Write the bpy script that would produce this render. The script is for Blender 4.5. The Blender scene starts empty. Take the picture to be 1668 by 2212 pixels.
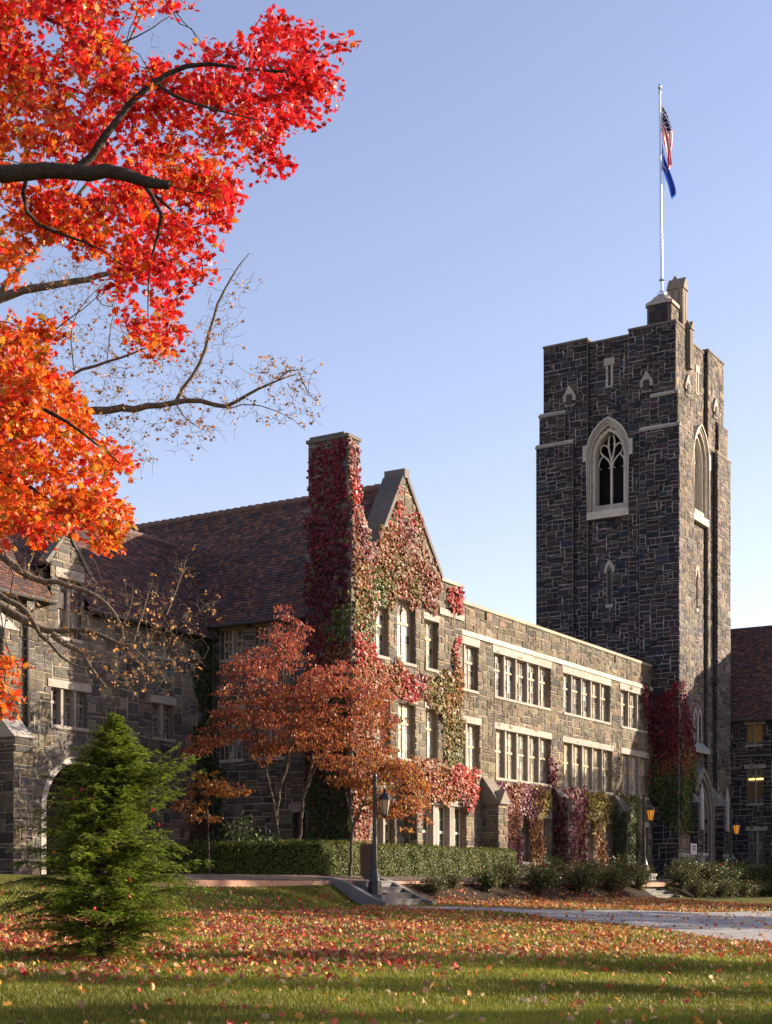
import bpy, math, random
import numpy as np

# ---------------------------------------------------------------- camera, sky, sun, exposure
SC = bpy.context.scene
EYE = 1.65
cam_d = bpy.data.cameras.new("camera"); cam = bpy.data.objects.new("camera", cam_d)
SC.collection.objects.link(cam); SC.camera = cam
cam.location = (0, 0, EYE); cam.rotation_euler = (math.radians(90), 0, 0)
cam_d.sensor_fit = 'HORIZONTAL'; cam_d.sensor_width = 36; cam_d.lens = 36 * 3200 / 1668
cam_d.shift_y = 807 / 1668; cam_d.clip_start = .1; cam_d.clip_end = 3000
SUN_AZ = math.atan2(.968, .25)          # clockwise from +Y: the sun stands to the right and a little ahead
SUN_EL = math.radians(17.5)
world = bpy.data.worlds.new("World"); SC.world = world; world.use_nodes = True
wn = world.node_tree
sky = wn.nodes.new('ShaderNodeTexSky'); sky.sky_type = 'NISHITA'; sky.sun_disc = False
sky.sun_elevation = SUN_EL; sky.sun_rotation = SUN_AZ
sky.air_density = 1.0; sky.dust_density = .6; sky.ozone_density = 2.2; sky.altitude = 60
tint = wn.nodes.new('ShaderNodeVectorMath'); tint.operation = 'MULTIPLY'; tint.inputs[1].default_value = (1.4, 1.05, .99)
wn.links.new(sky.outputs[0], tint.inputs[0]); wn.links.new(tint.outputs[0], wn.nodes['Background'].inputs[0])
wn.nodes['Background'].inputs[1].default_value = .1
sun_d = bpy.data.lights.new("sun", 'SUN'); sun_d.energy = 5.0; sun_d.angle = math.radians(.5); sun_d.color = (1, .86, .67)
sun = bpy.data.objects.new("sun", sun_d); SC.collection.objects.link(sun)
sun.rotation_euler = (math.radians(90) - SUN_EL, 0, -SUN_AZ + math.pi)
sun.location = (60, 20, 40)
SC.view_settings.view_transform = 'Standard'; SC.view_settings.look = 'None'
SC.view_settings.exposure = 1.45; SC.view_settings.gamma = 1
SC.cycles.max_bounces = 6; SC.cycles.transparent_max_bounces = 8

# ---------------------------------------------------------------- frames and helpers
U = np.array([.5233, .8522]); U /= np.linalg.norm(U); V = np.array([-U[1], U[0]])
H0 = np.array([2.89, 59.3])             # the hall's front, left end; building axes: a along U, b back along V
ROT = math.atan2(U[1], U[0])
rng = np.random.default_rng(11); random.seed(11)
F = 3200.
def ab(a, b, z=0.):
    p = H0 + a * U + b * V
    return np.array([p[0], p[1], z])
def ab_arr(P):
    P = np.asarray(P, float); Q = P.copy()
    Q[:, :2] = H0 + P[:, :1] * U + P[:, 1:2] * V
    return Q
def at(x, y, Y):                        # photo point (1668 wide) to the world at distance Y
    return np.array([(x - 834) / F * Y, Y, (1913 - y) / F * Y + EYE])
def sstep(x, a, b):
    t = np.clip((x - a) / (b - a), 0, 1); return t * t * (3 - 2 * t)
def gz(X, Y):                           # height of the ground
    X = np.asarray(X, float); Y = np.asarray(Y, float)
    a = (X - H0[0]) * U[0] + (Y - H0[1]) * U[1]; b = (X - H0[0]) * V[0] + (Y - H0[1]) * V[1]
    lawn = 1.1 + .047 * (np.clip(b, -45, 60) + 5)
    toe = -5.3 - 2.2 * sstep(-a, 15.5, 20); top = -4.0 + 1.0 * sstep(-a, 15.5, 20)
    far = (a > 8.7) & (a < 11.6); near = (a > -14.3) & (a < -12.7)
    toe = np.where(far, -4.5, np.where(near, -5.5, toe)); top = np.where(far, -2.6, np.where(near, -4.1, top))
    t = sstep(b, toe, top)
    z = lawn * (1 - t) + 1.72 * t + .2 * sstep(b, -4.1, -2.8)
    z = z - .3 * (far & (b > -4.75) & (b < -2.5)) - .3 * (near & (b > -5.8) & (b < -4.2))
    return z + .03 * np.sin(X * .9 + 1.3) * np.sin(Y * .7) * (1 - t)
def gza(a, b):
    p = H0 + a * U + b * V; return float(gz(p[0], p[1]))

class MB:
    def __init__(s): s.V = []; s.F = {}; s.n = 0
    def add(s, V, F, m=0, c=(1, 1, 1)):
        V = np.asarray(V, float).reshape(-1, 3); F = np.asarray(F, int)
        if len(V) == 0: return
        if F.ndim == 1: F = F[None]
        c = np.asarray(c, float)
        if c.ndim == 1: c = np.tile(c, (len(F), 1))
        s.F.setdefault(F.shape[1], []).append((F + s.n, np.full(len(F), m), c))
        s.V.append(V); s.n += len(V)
    def box(s, lo, hi, m=0, c=(1, 1, 1), top=None):
        x0, y0, z0 = lo; x1, y1, z1 = hi
        v = [(x0, y0, z0), (x1, y0, z0), (x1, y1, z0), (x0, y1, z0), (x0, y0, z1), (x1, y0, z1), (x1, y1, z1), (x0, y1, z1)]
        s.add(v, [(0, 3, 2, 1), (4, 5, 6, 7), (0, 1, 5, 4), (1, 2, 6, 5), (2, 3, 7, 6), (3, 0, 4, 7)], m, c)
    def prism(s, poly, d, m=0, c=(1, 1, 1)):      # poly Nx3, extruded by vector d
        p = np.asarray(poly, float); n = len(p); q = p + np.asarray(d, float)
        i = np.arange(n); j = (i + 1) % n
        s.add(np.vstack([p, q]), np.stack([i, j, j + n, i + n], 1), m, c)
        s.add(p, i[::-1], m, c); s.add(q, i, m, c)
    def tube(s, P, R, k=6, m=0, c=(1, 1, 1), cap=True):
        P = np.asarray(P, float); n = len(P); R = np.broadcast_to(np.asarray(R, float), (n,))
        T = np.gradient(P, axis=0); T /= np.linalg.norm(T, axis=1)[:, None] + 1e-9
        ref = np.array([0, 0, 1.]) if abs(T[:, 2]).mean() < .8 else np.array([1., 0, 0])
        A = np.cross(T, ref); A /= np.linalg.norm(A, axis=1)[:, None] + 1e-9; B = np.cross(T, A)
        th = np.arange(k) * 2 * math.pi / k
        v = P[:, None] + R[:, None, None] * (np.cos(th)[None, :, None] * A[:, None] + np.sin(th)[None, :, None] * B[:, None])
        i = np.arange(n - 1)[:, None] * k; j = np.arange(k)[None]; j2 = (j + 1) % k
        f = np.stack([i + j, i + j2, i + k + j2, i + k + j], -1).reshape(-1, 4)
        s.add(v.reshape(-1, 3), f, m, c)
        if cap:
            s.add(v[0], np.arange(k), m, c); s.add(v[-1], np.arange(k)[::-1], m, c)
    def twigs(s, P, R, k=3, m=0, c=(1, 1, 1)):    # P (N,n,3), R (N,n)
        N, n = P.shape[:2]
        if N == 0: return
        T = P[:, -1] - P[:, 0]; T /= np.linalg.norm(T, axis=1)[:, None] + 1e-9
        A = np.cross(T, np.array([.31, .17, .93])); A /= np.linalg.norm(A, axis=1)[:, None] + 1e-9; B = np.cross(T, A)
        th = np.arange(k) * 2 * math.pi / k
        off = np.cos(th)[None, :, None] * A[:, None] + np.sin(th)[None, :, None] * B[:, None]
        v = P[:, :, None] + R[:, :, None, None] * off[:, None]
        base = (np.arange(N) * n * k)[:, None, None]; i = (np.arange(n - 1) * k)[None, :, None]; j = np.arange(k)[None, None]; j2 = (j + 1) % k
        f = np.stack([base + i + j, base + i + j2, base + i + k + j2, base + i + k + j], -1).reshape(-1, 4)
        s.add(v.reshape(-1, 3), f, m, c)
    def leaves(s, pos, nrm, up, size, tpl, col, m=0, droop=.0):
        pos = np.asarray(pos, float); N = len(pos)
        if N == 0: return
        n = nrm / (np.linalg.norm(nrm, axis=1)[:, None] + 1e-9)
        e2 = up - (up * n).sum(1)[:, None] * n; e2 /= np.linalg.norm(e2, axis=1)[:, None] + 1e-9; e1 = np.cross(e2, n)
        t = np.asarray(tpl, float); k = len(t); sz = np.broadcast_to(np.asarray(size, float), (N,))
        curl = rng.uniform(-1, 1, N) * droop
        hgt = -(t[:, 0] ** 2)[None] * 1.2 * np.abs(curl)[:, None] - (t[:, 1] ** 2)[None] * curl[:, None]
        v = pos[:, None] + sz[:, None, None] * (t[None, :, :1] * e1[:, None] + t[None, :, 1:2] * e2[:, None] + hgt[:, :, None] * n[:, None])
        s.add(v.reshape(-1, 3), (np.arange(N) * k)[:, None] + np.arange(k)[None], m, col)
    def build(s, name, mats, parent=None, frame='w', origin=None, smooth=False):
        me = bpy.data.meshes.new(name)
        Vv = np.vstack(s.V) if s.V else np.zeros((0, 3))
        if parent is not None: frame, origin = ORG[parent.name]
        if origin is None: origin = (0, 0, 0)
        Vv = Vv - np.asarray(origin, float)
        loops, starts, mi, cols = [], [], [], []; off = 0
        for k in s.F:
            for f, m, c in s.F[k]:
                loops.append(f.ravel()); starts.append(off + np.arange(len(f)) * k); off += f.size
                mi.append(m); cols.append(c)
        loops = np.concatenate(loops); starts = np.concatenate(starts); mi = np.concatenate(mi); cols = np.vstack(cols)
        me.vertices.add(len(Vv)); me.vertices.foreach_set('co', Vv.ravel().astype(np.float32))
        me.loops.add(len(loops)); me.loops.foreach_set('vertex_index', loops.astype(np.int32))
        me.polygons.add(len(starts)); me.polygons.foreach_set('loop_start', starts.astype(np.int32))
        me.update(calc_edges=True)
        for mt in (mats if isinstance(mats, (list, tuple)) else [mats]): me.materials.append(mt)
        me.polygons.foreach_set('material_index', mi.astype(np.int32))
        at_ = me.attributes.new('Col', 'FLOAT_COLOR', 'FACE')
        at_.data.foreach_set('color', np.hstack([cols, np.ones((len(cols), 1))]).ravel().astype(np.float32))
        me.polygons.foreach_set('use_smooth', np.full(len(starts), smooth, bool))
        me.validate()
        o = bpy.data.objects.new(name, me); SC.collection.objects.link(o)
        if parent is not None: o.parent = parent
        else: place(o, frame, origin)
        return o
ORG = {}
def place(o, frame, origin):
    if frame == 'ab':
        o.location = ab(*origin); o.rotation_euler = (0, 0, ROT)
    else: o.location = origin
def tag(o, label=None, cat=None, group=None, kind=None):
    if label: o['label'] = label
    if cat: o['category'] = cat
    if group: o['group'] = group
    if kind: o['kind'] = kind
    return o
def thing(name, label, cat, origin, frame='ab', group=None):
    o = bpy.data.objects.new(name, None); SC.collection.objects.link(o); o.empty_display_size = .3
    place(o, frame, origin); ORG[o.name] = (frame, tuple(origin))
    return tag(o, label, cat, group)

# ---------------------------------------------------------------- materials
def mat(name, col=None, rough=.8, noise=0., nscale=4., bump=0., bscale=20., spec=.3, metal=0., trans=0., coat=0., emit=None, stain=0.):
    m = bpy.data.materials.new(name); m.use_nodes = True; nt = m.node_tree; N, L = nt.nodes, nt.links
    p = N['Principled BSDF']; out = N['Material Output']
    p.inputs['Roughness'].default_value = rough; p.inputs['Specular IOR Level'].default_value = spec
    p.inputs['Metallic'].default_value = metal
    if coat: p.inputs['Coat Weight'].default_value = coat; p.inputs['Coat Roughness'].default_value = .04
    if col is None:
        a = N.new('ShaderNodeAttribute'); a.attribute_name = 'Col'; src = a.outputs['Color']
    else:
        r = N.new('ShaderNodeRGB'); r.outputs[0].default_value = (*col, 1); src = r.outputs[0]
    tc = N.new('ShaderNodeTexCoord')
    def mul(src, sc, amt, det=6):
        nz = N.new('ShaderNodeTexNoise'); nz.inputs['Scale'].default_value = sc; nz.inputs['Detail'].default_value = det; nz.inputs['Roughness'].default_value = .65
        L.new(tc.outputs['Object'], nz.inputs['Vector'])
        mr = N.new('ShaderNodeMapRange'); mr.inputs[1].default_value = .25; mr.inputs[2].default_value = .75
        mr.inputs[3].default_value = 1 - amt; mr.inputs[4].default_value = 1 + amt
        L.new(nz.outputs[0], mr.inputs[0])
        mx = N.new('ShaderNodeVectorMath'); mx.operation = 'SCALE'; L.new(src, mx.inputs[0]); L.new(mr.outputs[0], mx.inputs['Scale'])
        return mx.outputs[0]
    if noise: src = mul(src, nscale, noise)
    if stain: src = mul(src, .55, stain, 4)
    L.new(src, p.inputs['Base Color'])
    if bump:
        nz = N.new('ShaderNodeTexNoise'); nz.inputs['Scale'].default_value = bscale; nz.inputs['Detail'].default_value = 8
        L.new(tc.outputs['Object'], nz.inputs['Vector'])
        b = N.new('ShaderNodeBump'); b.inputs['Strength'].default_value = bump; b.inputs['Distance'].default_value = .03
        L.new(nz.outputs[0], b.inputs['Height']); L.new(b.outputs[0], p.inputs['Normal'])
    if trans:
        t = N.new('ShaderNodeBsdfTranslucent'); L.new(src, t.inputs[0])
        x = N.new('ShaderNodeMixShader'); x.inputs[0].default_value = trans
        L.new(p.outputs[0], x.inputs[1]); L.new(t.outputs[0], x.inputs[2]); L.new(x.outputs[0], out.inputs[0])
    if emit:
        p.inputs['Emission Color'].default_value = (*emit[0], 1); p.inputs['Emission Strength'].default_value = emit[1]
    return m
M = dict(
    stone=mat('rubble_stone', None, .9, .5, 9, 1., 14, .2, stain=.42),
    mortar=mat('mortar', None, .95, .3, 6, .4, 30, .1, stain=.2),
    lime=mat('limestone', None, .85, .22, 5, .25, 30, .2, stain=.22),
    tile=mat('roof_tile', None, .75, .3, 12, .2, 30, .3, stain=.15),
    wood=mat('painted_sash', None, .6, .15, 8, 0, 10, .3),
    glass=mat('window_glass', None, .25, .25, 3, 0, 10, .6, coat=1),
    dark=mat('dark_interior', (.012, .011, .012), .9),
    iron=mat('black_iron', (.012, .013, .016), .42, .3, 12, .1, 40, .5),
    lead=mat('lead_pipe', (.05, .04, .035), .6, .3, 6),
    amber=mat('amber_glass', (.75, .36, .05), .35, .1, 6, 0, 10, .5, trans=.45, emit=((1, .45, .06), .2)),
    milk=mat('cream_glass', (.55, .43, .26), .35, .1, 6, 0, 10, .5, trans=.4),
    bark=mat('bark', None, .95, .45, 14, .9, 22, .15),
    leaf=mat('leaf', None, .42, .12, 12, 0, 10, .4, trans=.5),
    ivy=mat('ivy_leaf', None, .5, .12, 12, 0, 10, .3, trans=.25),
    needle=mat('needles', None, .5, .1, 10, 0, 10, .3, trans=.42),
    dead=mat('fallen_leaf', None, .6, .2, 20, 0, 10, .3, trans=.2),
    blade=mat('grass_blade', None, .55, .1, 10, 0, 10, .3, trans=.3),
    concrete=mat('concrete', (.15, .142, .135), .9, .22, 2.5, .35, 40, .2, stain=.25),
    brick=mat('brick_paving', None, .9, .3, 8, .3, 30, .2),
    soil=mat('mulch', (.03, .021, .016), .95, .55, 7, 1., 18, .1),
    steel=mat('pole_metal', (.62, .63, .66), .28, .1, 8, 0, 10, .5, metal=.85),
    cloth=mat('flag_cloth', None, .7, .05, 8, 0, 10, .2, trans=.35),
    slat=mat('slat_wood', (.075, .035, .025), .6, .35, 9, .2, 30, .3),
    sign=mat('sign_board', None, .6),
    tube=mat('lit_tube', (1, .7, .2), .5, emit=((1, .62, .12), 2.2)),
)
def lawn_mat():
    m = bpy.data.materials.new('lawn_grass'); m.use_nodes = True; nt = m.node_tree; N, L = nt.nodes, nt.links; p = N['Principled BSDF']
    p.inputs['Roughness'].default_value = .9; p.inputs['Specular IOR Level'].default_value = .15
    tc = N.new('ShaderNodeTexCoord')
    def nz(sc, det=6):
        n = N.new('ShaderNodeTexNoise'); n.inputs['Scale'].default_value = sc; n.inputs['Detail'].default_value = det; n.inputs['Roughness'].default_value = .7
        L.new(tc.outputs['Object'], n.inputs['Vector']); return n.outputs[0]
    r = N.new('ShaderNodeValToRGB'); L.new(nz(.5, 8), r.inputs[0])
    e = r.color_ramp.elements; e[0].position = .3; e[0].color = (.065, .078, .014, 1); e[1].position = .72; e[1].color = (.17, .165, .028, 1)
    r2 = N.new('ShaderNodeValToRGB'); L.new(nz(22), r2.inputs[0]); e = r2.color_ramp.elements
    e[0].position = .35; e[0].color = (.45, .42, .4, 1); e[1].position = .7; e[1].color = (1.25, 1.2, 1.1, 1)
    mx = N.new('ShaderNodeMixRGB'); mx.blend_type = 'MULTIPLY'; mx.inputs[0].default_value = 1
    L.new(r.outputs[0], mx.inputs[1]); L.new(r2.outputs[0], mx.inputs[2]); L.new(mx.outputs[0], p.inputs['Base Color'])
    b = N.new('ShaderNodeBump'); b.inputs['Strength'].default_value = 1; b.inputs['Distance'].default_value = .06
    L.new(nz(30), b.inputs['Height']); L.new(b.outputs[0], p.inputs['Normal'])
    return m
M['lawn'] = lawn_mat()
LIME = (.31, .275, .235); SASH = (.33, .24, .14)
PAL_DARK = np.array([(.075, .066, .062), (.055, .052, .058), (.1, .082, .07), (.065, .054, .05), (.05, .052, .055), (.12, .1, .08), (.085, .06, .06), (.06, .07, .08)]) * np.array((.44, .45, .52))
PAL_HALL = np.array([(.2, .17, .125), (.15, .13, .1), (.24, .205, .15), (.17, .15, .125), (.125, .115, .1), (.21, .16, .115), (.18, .16, .11)]) * np.array((.69, .665, .64))
PAL_WING = np.array([(.15, .128, .1), (.11, .1, .09), (.19, .16, .12), (.09, .082, .08), (.165, .13, .095), (.13, .115, .105)]) * .72
MORT = (.33, .265, .25); MORT_H = (.3, .25, .18)

# ---------------------------------------------------------------- masonry
def PT(face, t, z, fixed, out):
    t = np.asarray(t, float); z = np.asarray(z, float); f = np.full_like(t, fixed) if np.ndim(fixed) == 0 else fixed
    if face == '-b': return np.stack([t, f - out, z], -1)
    if face == '+b': return np.stack([t, f + out, z], -1)
    if face == '-a': return np.stack([f - out, t, z], -1)
    return np.stack([f + out, t, z], -1)
FLIP = {'-b': False, '+b': True, '-a': True, '+a': False}
def ashlar(mb, face, fixed, t0, t1, z0, z1, holes=(), mask=None, pal=PAL_DARK, mort=MORT, cell=.118, big=1., reveal=.3, jit=.3, gap=.0115, relief=1.):
    """Random coursed rubble: a mortar sheet with openings and one raised, rough-faced stone per block."""
    nx = max(2, round((t1 - t0) / cell)); nz_ = max(2, round((z1 - z0) / cell))
    xs = np.linspace(t0, t1, nx + 1); zs = np.linspace(z0, z1, nz_ + 1)
    for h in holes:
        for e in h[:2]:
            if t0 < e < t1: xs[np.clip(np.argmin(abs(xs - e)), 1, nx - 1)] = e
        for e in h[2:4]:
            if z0 < e < z1: zs[np.clip(np.argmin(abs(zs - e)), 1, nz_ - 1)] = e
    cx = (xs[1:] + xs[:-1]) / 2; cz = (zs[1:] + zs[:-1]) / 2
    X, Z = np.meshgrid(cx, cz, indexing='ij'); blk = np.zeros((nx, nz_), bool)
    for h in holes: blk |= (X > h[0]) & (X < h[1]) & (Z > h[2]) & (Z < h[3])
    if mask is not None: blk |= ~mask(X, Z)
    fl = FLIP[face]
    ii, jj = np.where(~blk)
    v = np.stack([PT(face, xs[ii], zs[jj], fixed, 0), PT(face, xs[ii + 1], zs[jj], fixed, 0), PT(face, xs[ii + 1], zs[jj + 1], fixed, 0), PT(face, xs[ii], zs[jj + 1], fixed, 0)], 1)
    f = np.arange(len(ii) * 4).reshape(-1, 4); f = f[:, ::-1] if fl else f
    mb.add(v.reshape(-1, 3), f, 1, mort)
    for h in holes:
        d = h[4] if len(h) > 4 else reveal
        if d <= 0: continue
        a0, a1, b0, b1 = h[:4]
        for (p, q) in (((a0, b0), (a1, b0)), ((a1, b0), (a1, b1)), ((a1, b1), (a0, b1)), ((a0, b1), (a0, b0))):
            w = [PT(face, p[0], p[1], fixed, 0), PT(face, q[0], q[1], fixed, 0), PT(face, q[0], q[1], fixed, -d), PT(face, p[0], p[1], fixed, -d)]
            mb.add(w, [0, 1, 2, 3], 0, pal[rng.integers(len(pal))] * 1.3)
    occ = blk.copy(); rects = []
    ws = [2, 3, 4, 5, 6, 3, 4]; 
    for j in range(nz_):
        for i in range(nx):
            if occ[i, j]: continue
            h = random.choice((1, 2, 2, 2, 3, 3)) if big > .5 else random.choice((1, 1, 2)); w = random.choice(ws)
            if h == 1: w = random.choice((2, 3, 4, 5))
            h = min(h, nz_ - j); k = 0
            while k < w and i + k < nx and not occ[i + k, j]: k += 1
            w = k
            if i + w < nx and not occ[i + w, j] and (i + w + 1 >= nx or occ[i + w + 1, j]): w += 1
            while h > 1 and occ[i:i + w, j:j + h].any(): h -= 1
            occ[i:i + w, j:j + h] = True; rects.append((i, j, w, h))
    R = np.array(rects)
    if len(R) == 0: return
    jx = rng.uniform(-1, 1, (nx + 1, nz_ + 1)) * jit * cell; jz = rng.uniform(-1, 1, (nx + 1, nz_ + 1)) * jit * .6 * cell
    edge = np.zeros((nx + 1, nz_ + 1), bool); edge[0] = edge[-1] = True; edge[:, 0] = edge[:, -1] = True
    b2 = np.ones((nx + 2, nz_ + 2), bool); b2[1:-1, 1:-1] = blk
    edge |= b2[:-1, :-1] | b2[1:, :-1] | b2[:-1, 1:] | b2[1:, 1:]
    jx[edge] = 0; jz[edge] = 0
    i, j, w, h = R.T
    def cor(di, dj):
        a = i + di * w; b = j + dj * h; return np.stack([xs[a] + jx[a, b], zs[b] + jz[a, b]], -1)
    C = np.stack([cor(0, 0), cor(1, 0), cor(1, 1), cor(0, 1)], 1)              # N,4,2
    ctr = C.mean(1, keepdims=True)
    sgn = np.array([(1, 1), (-1, 1), (-1, -1), (1, -1)])[None]
    g = gap * rng.uniform(.6, 1.35, (len(R), 1, 1))
    O = C + sgn * g; I = C + sgn * (g + rng.uniform(.006, .02, (len(R), 4, 2)))
    dep = rng.uniform(.008, .032, (len(R), 1)) * relief + rng.uniform(-.007, .007, (len(R), 4)) * relief
    vo = PT(face, O[..., 0], O[..., 1], fixed, .004); vi = PT(face, I[..., 0], I[..., 1], fixed, dep)
    vm = PT(face, ctr[:, 0, 0] + rng.uniform(-.04, .04, len(R)), ctr[:, 0, 1], fixed, dep.mean(1) + rng.uniform(-.005, .022, len(R)) * relief)
    vv = np.concatenate([vo, vi, vm[:, None]], 1).reshape(-1, 3); k = (np.arange(len(R)) * 9)[:, None]
    col = pal[rng.integers(len(pal), size=len(R))] * rng.uniform(.7, 1.3, (len(R), 1)) * (1 + rng.uniform(-.06, .06, (len(R), 3)))
    q = []; tr = []
    for e in range(4):
        n = (e + 1) % 4; q.append(k + np.array([[e, n, 4 + n, 4 + e]])); tr.append(k + np.array([[4 + e, 4 + n, 8]]))
    q = np.vstack(q); tr = np.vstack(tr)
    if fl: q = q[:, ::-1]; tr = tr[:, ::-1]
    base = mb.n
    mb.add(vv, q, 0, np.tile(col, (4, 1)))
    mb.F.setdefault(3, []).append((tr + base, np.zeros(len(tr), int), np.tile(col, (4, 1))))
STONE = [M['stone'], M['mortar'], M['lime']]
def slab(mb, face, fixed, t0, t1, z0, z1, o0, o1, m=0, c=LIME):   # box standing on a wall from out=o0 to out=o1
    p = PT(face, [t0, t1], [z0, z1], fixed, o0); q = PT(face, [t0, t1], [z0, z1], fixed, o1)
    A = np.vstack([p, q]); mb.box(A.min(0), A.max(0), m, c)
def shade(c, v=.1): return tuple(np.array(c) * rng.uniform(1 - v, 1 + v))
def blocks(mb, face, fixed, t0, t1, z0, z1, o0, o1, n, m=0, c=LIME):   # a dressed course of n butted blocks
    e = np.linspace(t0, t1, n + 1)
    for k in range(n): slab(mb, face, fixed, e[k] + .004 * (k > 0), e[k + 1], z0, z1, o0, o1, m, shade(c, .09))

def window(parent, face, fixed, t0, t1, z0, z1, lights, lintel=.27, rec=.2, transom=.36, rows=(2, 4), mull=.11, sill=True, pal=SASH, label=None, blind=.25, lw=.12, louver=False):
    """Stone-mullioned casement group: part window with lintel, sill, mullion, sash and pane sub-parts inside ONE part."""
    lb = MB()
    if lintel:
        slab(lb, face, fixed, t0 - lw, t1 + lw, z1, z1 + lintel, -.2, .035, 0, LIME)
    slab(lb, face, fixed, t0, t1, z1 - .02, z1 - .001, -rec, -.01, 0, LIME)
    root = lb.build('window', M['lime'], parent)
    if label: root['label'] = label
    ORG[root.name] = ORG[parent.name]
    if sill:
        s = MB(); slab(s, face, fixed, t0 - .02, t1 + .02, z0 - .09, z0 + .02, -rec - .1, .06, 0, shade(LIME)); s.build('sill', M['lime'], root)
    w = (t1 - t0 - mull * (lights - 1)) / lights
    for k in range(lights):
        a = t0 + k * (w + mull); b = a + w
        if k < lights - 1:
            s = MB(); slab(s, face, fixed, b, b + mull, z0 + .021, z1 - .021, -rec - .05, -.035, 0, shade(np.array(LIME) * .85, .06)); s.build('mullion', M['lime'], root)
        s = MB(); g = MB(); zb, zt = z0 + .022, z1 - .022; c = shade(pal, .1); fr = .04
        zm = zt - (zt - zb) * transom; mid = (a + b) / 2; bl2 = random.random() < .5
        def bar(x0, x1, y0, y1, o=.05, cc=c): slab(s, face, fixed, x0, x1, y0, y1, -rec - .04, -rec - .04 + o, 0, cc)
        bar(a + .002, a + fr, zb, zt); bar(b - fr, b - .002, zb, zt); bar(a + fr, b - fr, zb, zb + fr, .048); bar(a + fr, b - fr, zt - fr, zt, .048)
        bar(a + fr, b - fr, zm - .05, zm + .04, .055); bar(mid - .025, mid + .025, zb + fr, zm - .05, .049); bar(mid - .025, mid + .025, zm + .04, zt - fr, .049)
        for (y0, y1, n) in ((zm + .04, zt - fr, rows[0]), (zb + fr, zm - .05, rows[1])):
            for (x0, x1) in ((a + fr, mid - .025), (mid + .025, b - fr)):
                ys = np.linspace(y0, y1, n + 1); xm = (x0 + x1) / 2
                for r in range(n):
                    if r: bar(x0, x1, ys[r] - .009, ys[r] + .009, .03, shade((.3, .24, .16), .1))
                    for (p0, p1) in ((x0, xm), (xm, x1)):
                        tilt = rng.uniform(-.006, .006, 4)
                        pts = PT(face, np.array([p0, p1, p1, p0]), np.array([ys[r], ys[r], ys[r + 1], ys[r + 1]]), fixed, -rec - .025 + tilt)
                        lit = random.random()
                        gc = (.46, .43, .35) if lit < blind and (y0 > zm - .2 or bl2) else ((.26, .26, .23) if lit < blind * 1.6 else tuple(np.array((.03, .034, .04)) * random.choice((1, 1, 1.6, 3, 4.2))))  # pale panes: curtains and reflected sky, both put into the pane colour
                        if louver and (p0 + p1) / 2 < mid: gc = (.16, .09, .06) if r % 2 == 0 else (.07, .04, .03)
                        g.add(pts, [3, 2, 1, 0] if FLIP[face] else [0, 1, 2, 3], 0, shade(gc, .25))
                bar(xm - .005, xm + .005, y0, y1, .025, (.2, .17, .13))
        s.build('sash', M['wood'], root); g.build('pane', M['glass'], root)
    return root
def hole(t0, t1, z0, z1, d=.34): return (t0, t1, z0, z1, d)
def darkback(mb, face, fixed, t0, t1, z0, z1, d, m):
    p = PT(face, np.array([t0, t1, t1, t0]), np.array([z0, z0, z1, z1]), fixed, -d)
    mb.add(p, [0, 1, 2, 3], m, (.012, .011, .012))

# ---------------------------------------------------------------- tiled roof
PAL_TILE = np.array([(.13, .062, .048), (.1, .058, .052), (.16, .085, .055), (.075, .052, .05), (.062, .052, .056), (.115, .068, .058), (.19, .1, .06)]) * np.array((.82, .7, .7))
def tiles(mb, e0, e1, r0, r1, tw=.19, th=.135, pal=PAL_TILE):
    e0, e1, r0, r1 = map(lambda p: np.asarray(p, float), (e0, e1, r0, r1))
    W = np.linalg.norm(e1 - e0); L = np.linalg.norm(r0 - e0); nc = int(W / tw); nr = int(L / th)
    nrm = np.cross(e1 - e0, r0 - e0); nrm /= np.linalg.norm(nrm); nrm *= 1 if nrm[2] > 0 else -1
    I, J = np.meshgrid(np.arange(nc + 1), np.arange(nr), indexing='ij'); I = I.ravel(); J = J.ravel()
    s0 = np.clip((I - .5 * (J % 2)) / nc, 0, 1); s1 = np.clip((I + 1 - .5 * (J % 2)) / nc, 0, 1); ok = s1 - s0 > 1e-4
    s0, s1, I, J = s0[ok], s1[ok], I[ok], J[ok]; N = len(I)
    def pt(s, t, lift):
        s = s[:, None]; t = t[:, None]
        return (1 - t) * ((1 - s) * e0 + s * e1) + t * ((1 - s) * r0 + s * r1) + nrm * lift[:, None]
    lo = .022 + rng.uniform(-.005, .009, N); gp = .004 / W; hi = np.zeros(N) + .002
    t0 = J / nr - rng.uniform(0, .1, N) / nr; t1 = (J + 1.02) / nr
    v = np.stack([pt(s0 + gp, t0, lo), pt(s1 - gp, t0, lo), pt(s1 - gp, t1, hi), pt(s0 + gp, t1, hi), pt(s0 + gp, t0, lo - .024), pt(s1 - gp, t0, lo - .024)], 1)
    k = (np.arange(N) * 6)[:, None]; c = pal[rng.integers(len(pal), size=N)] * rng.uniform(.7, 1.35, (N, 1))
    mb.add(v.reshape(-1, 3), np.vstack([k + [[0, 1, 2, 3]], k + [[4, 5, 1, 0]]]), 0, np.vstack([c, c]))
    mb.add([e0 - nrm * .01, e1 - nrm * .01, r1 - nrm * .01, r0 - nrm * .01], [0, 1, 2, 3], 0, (.04, .03, .03))

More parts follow.
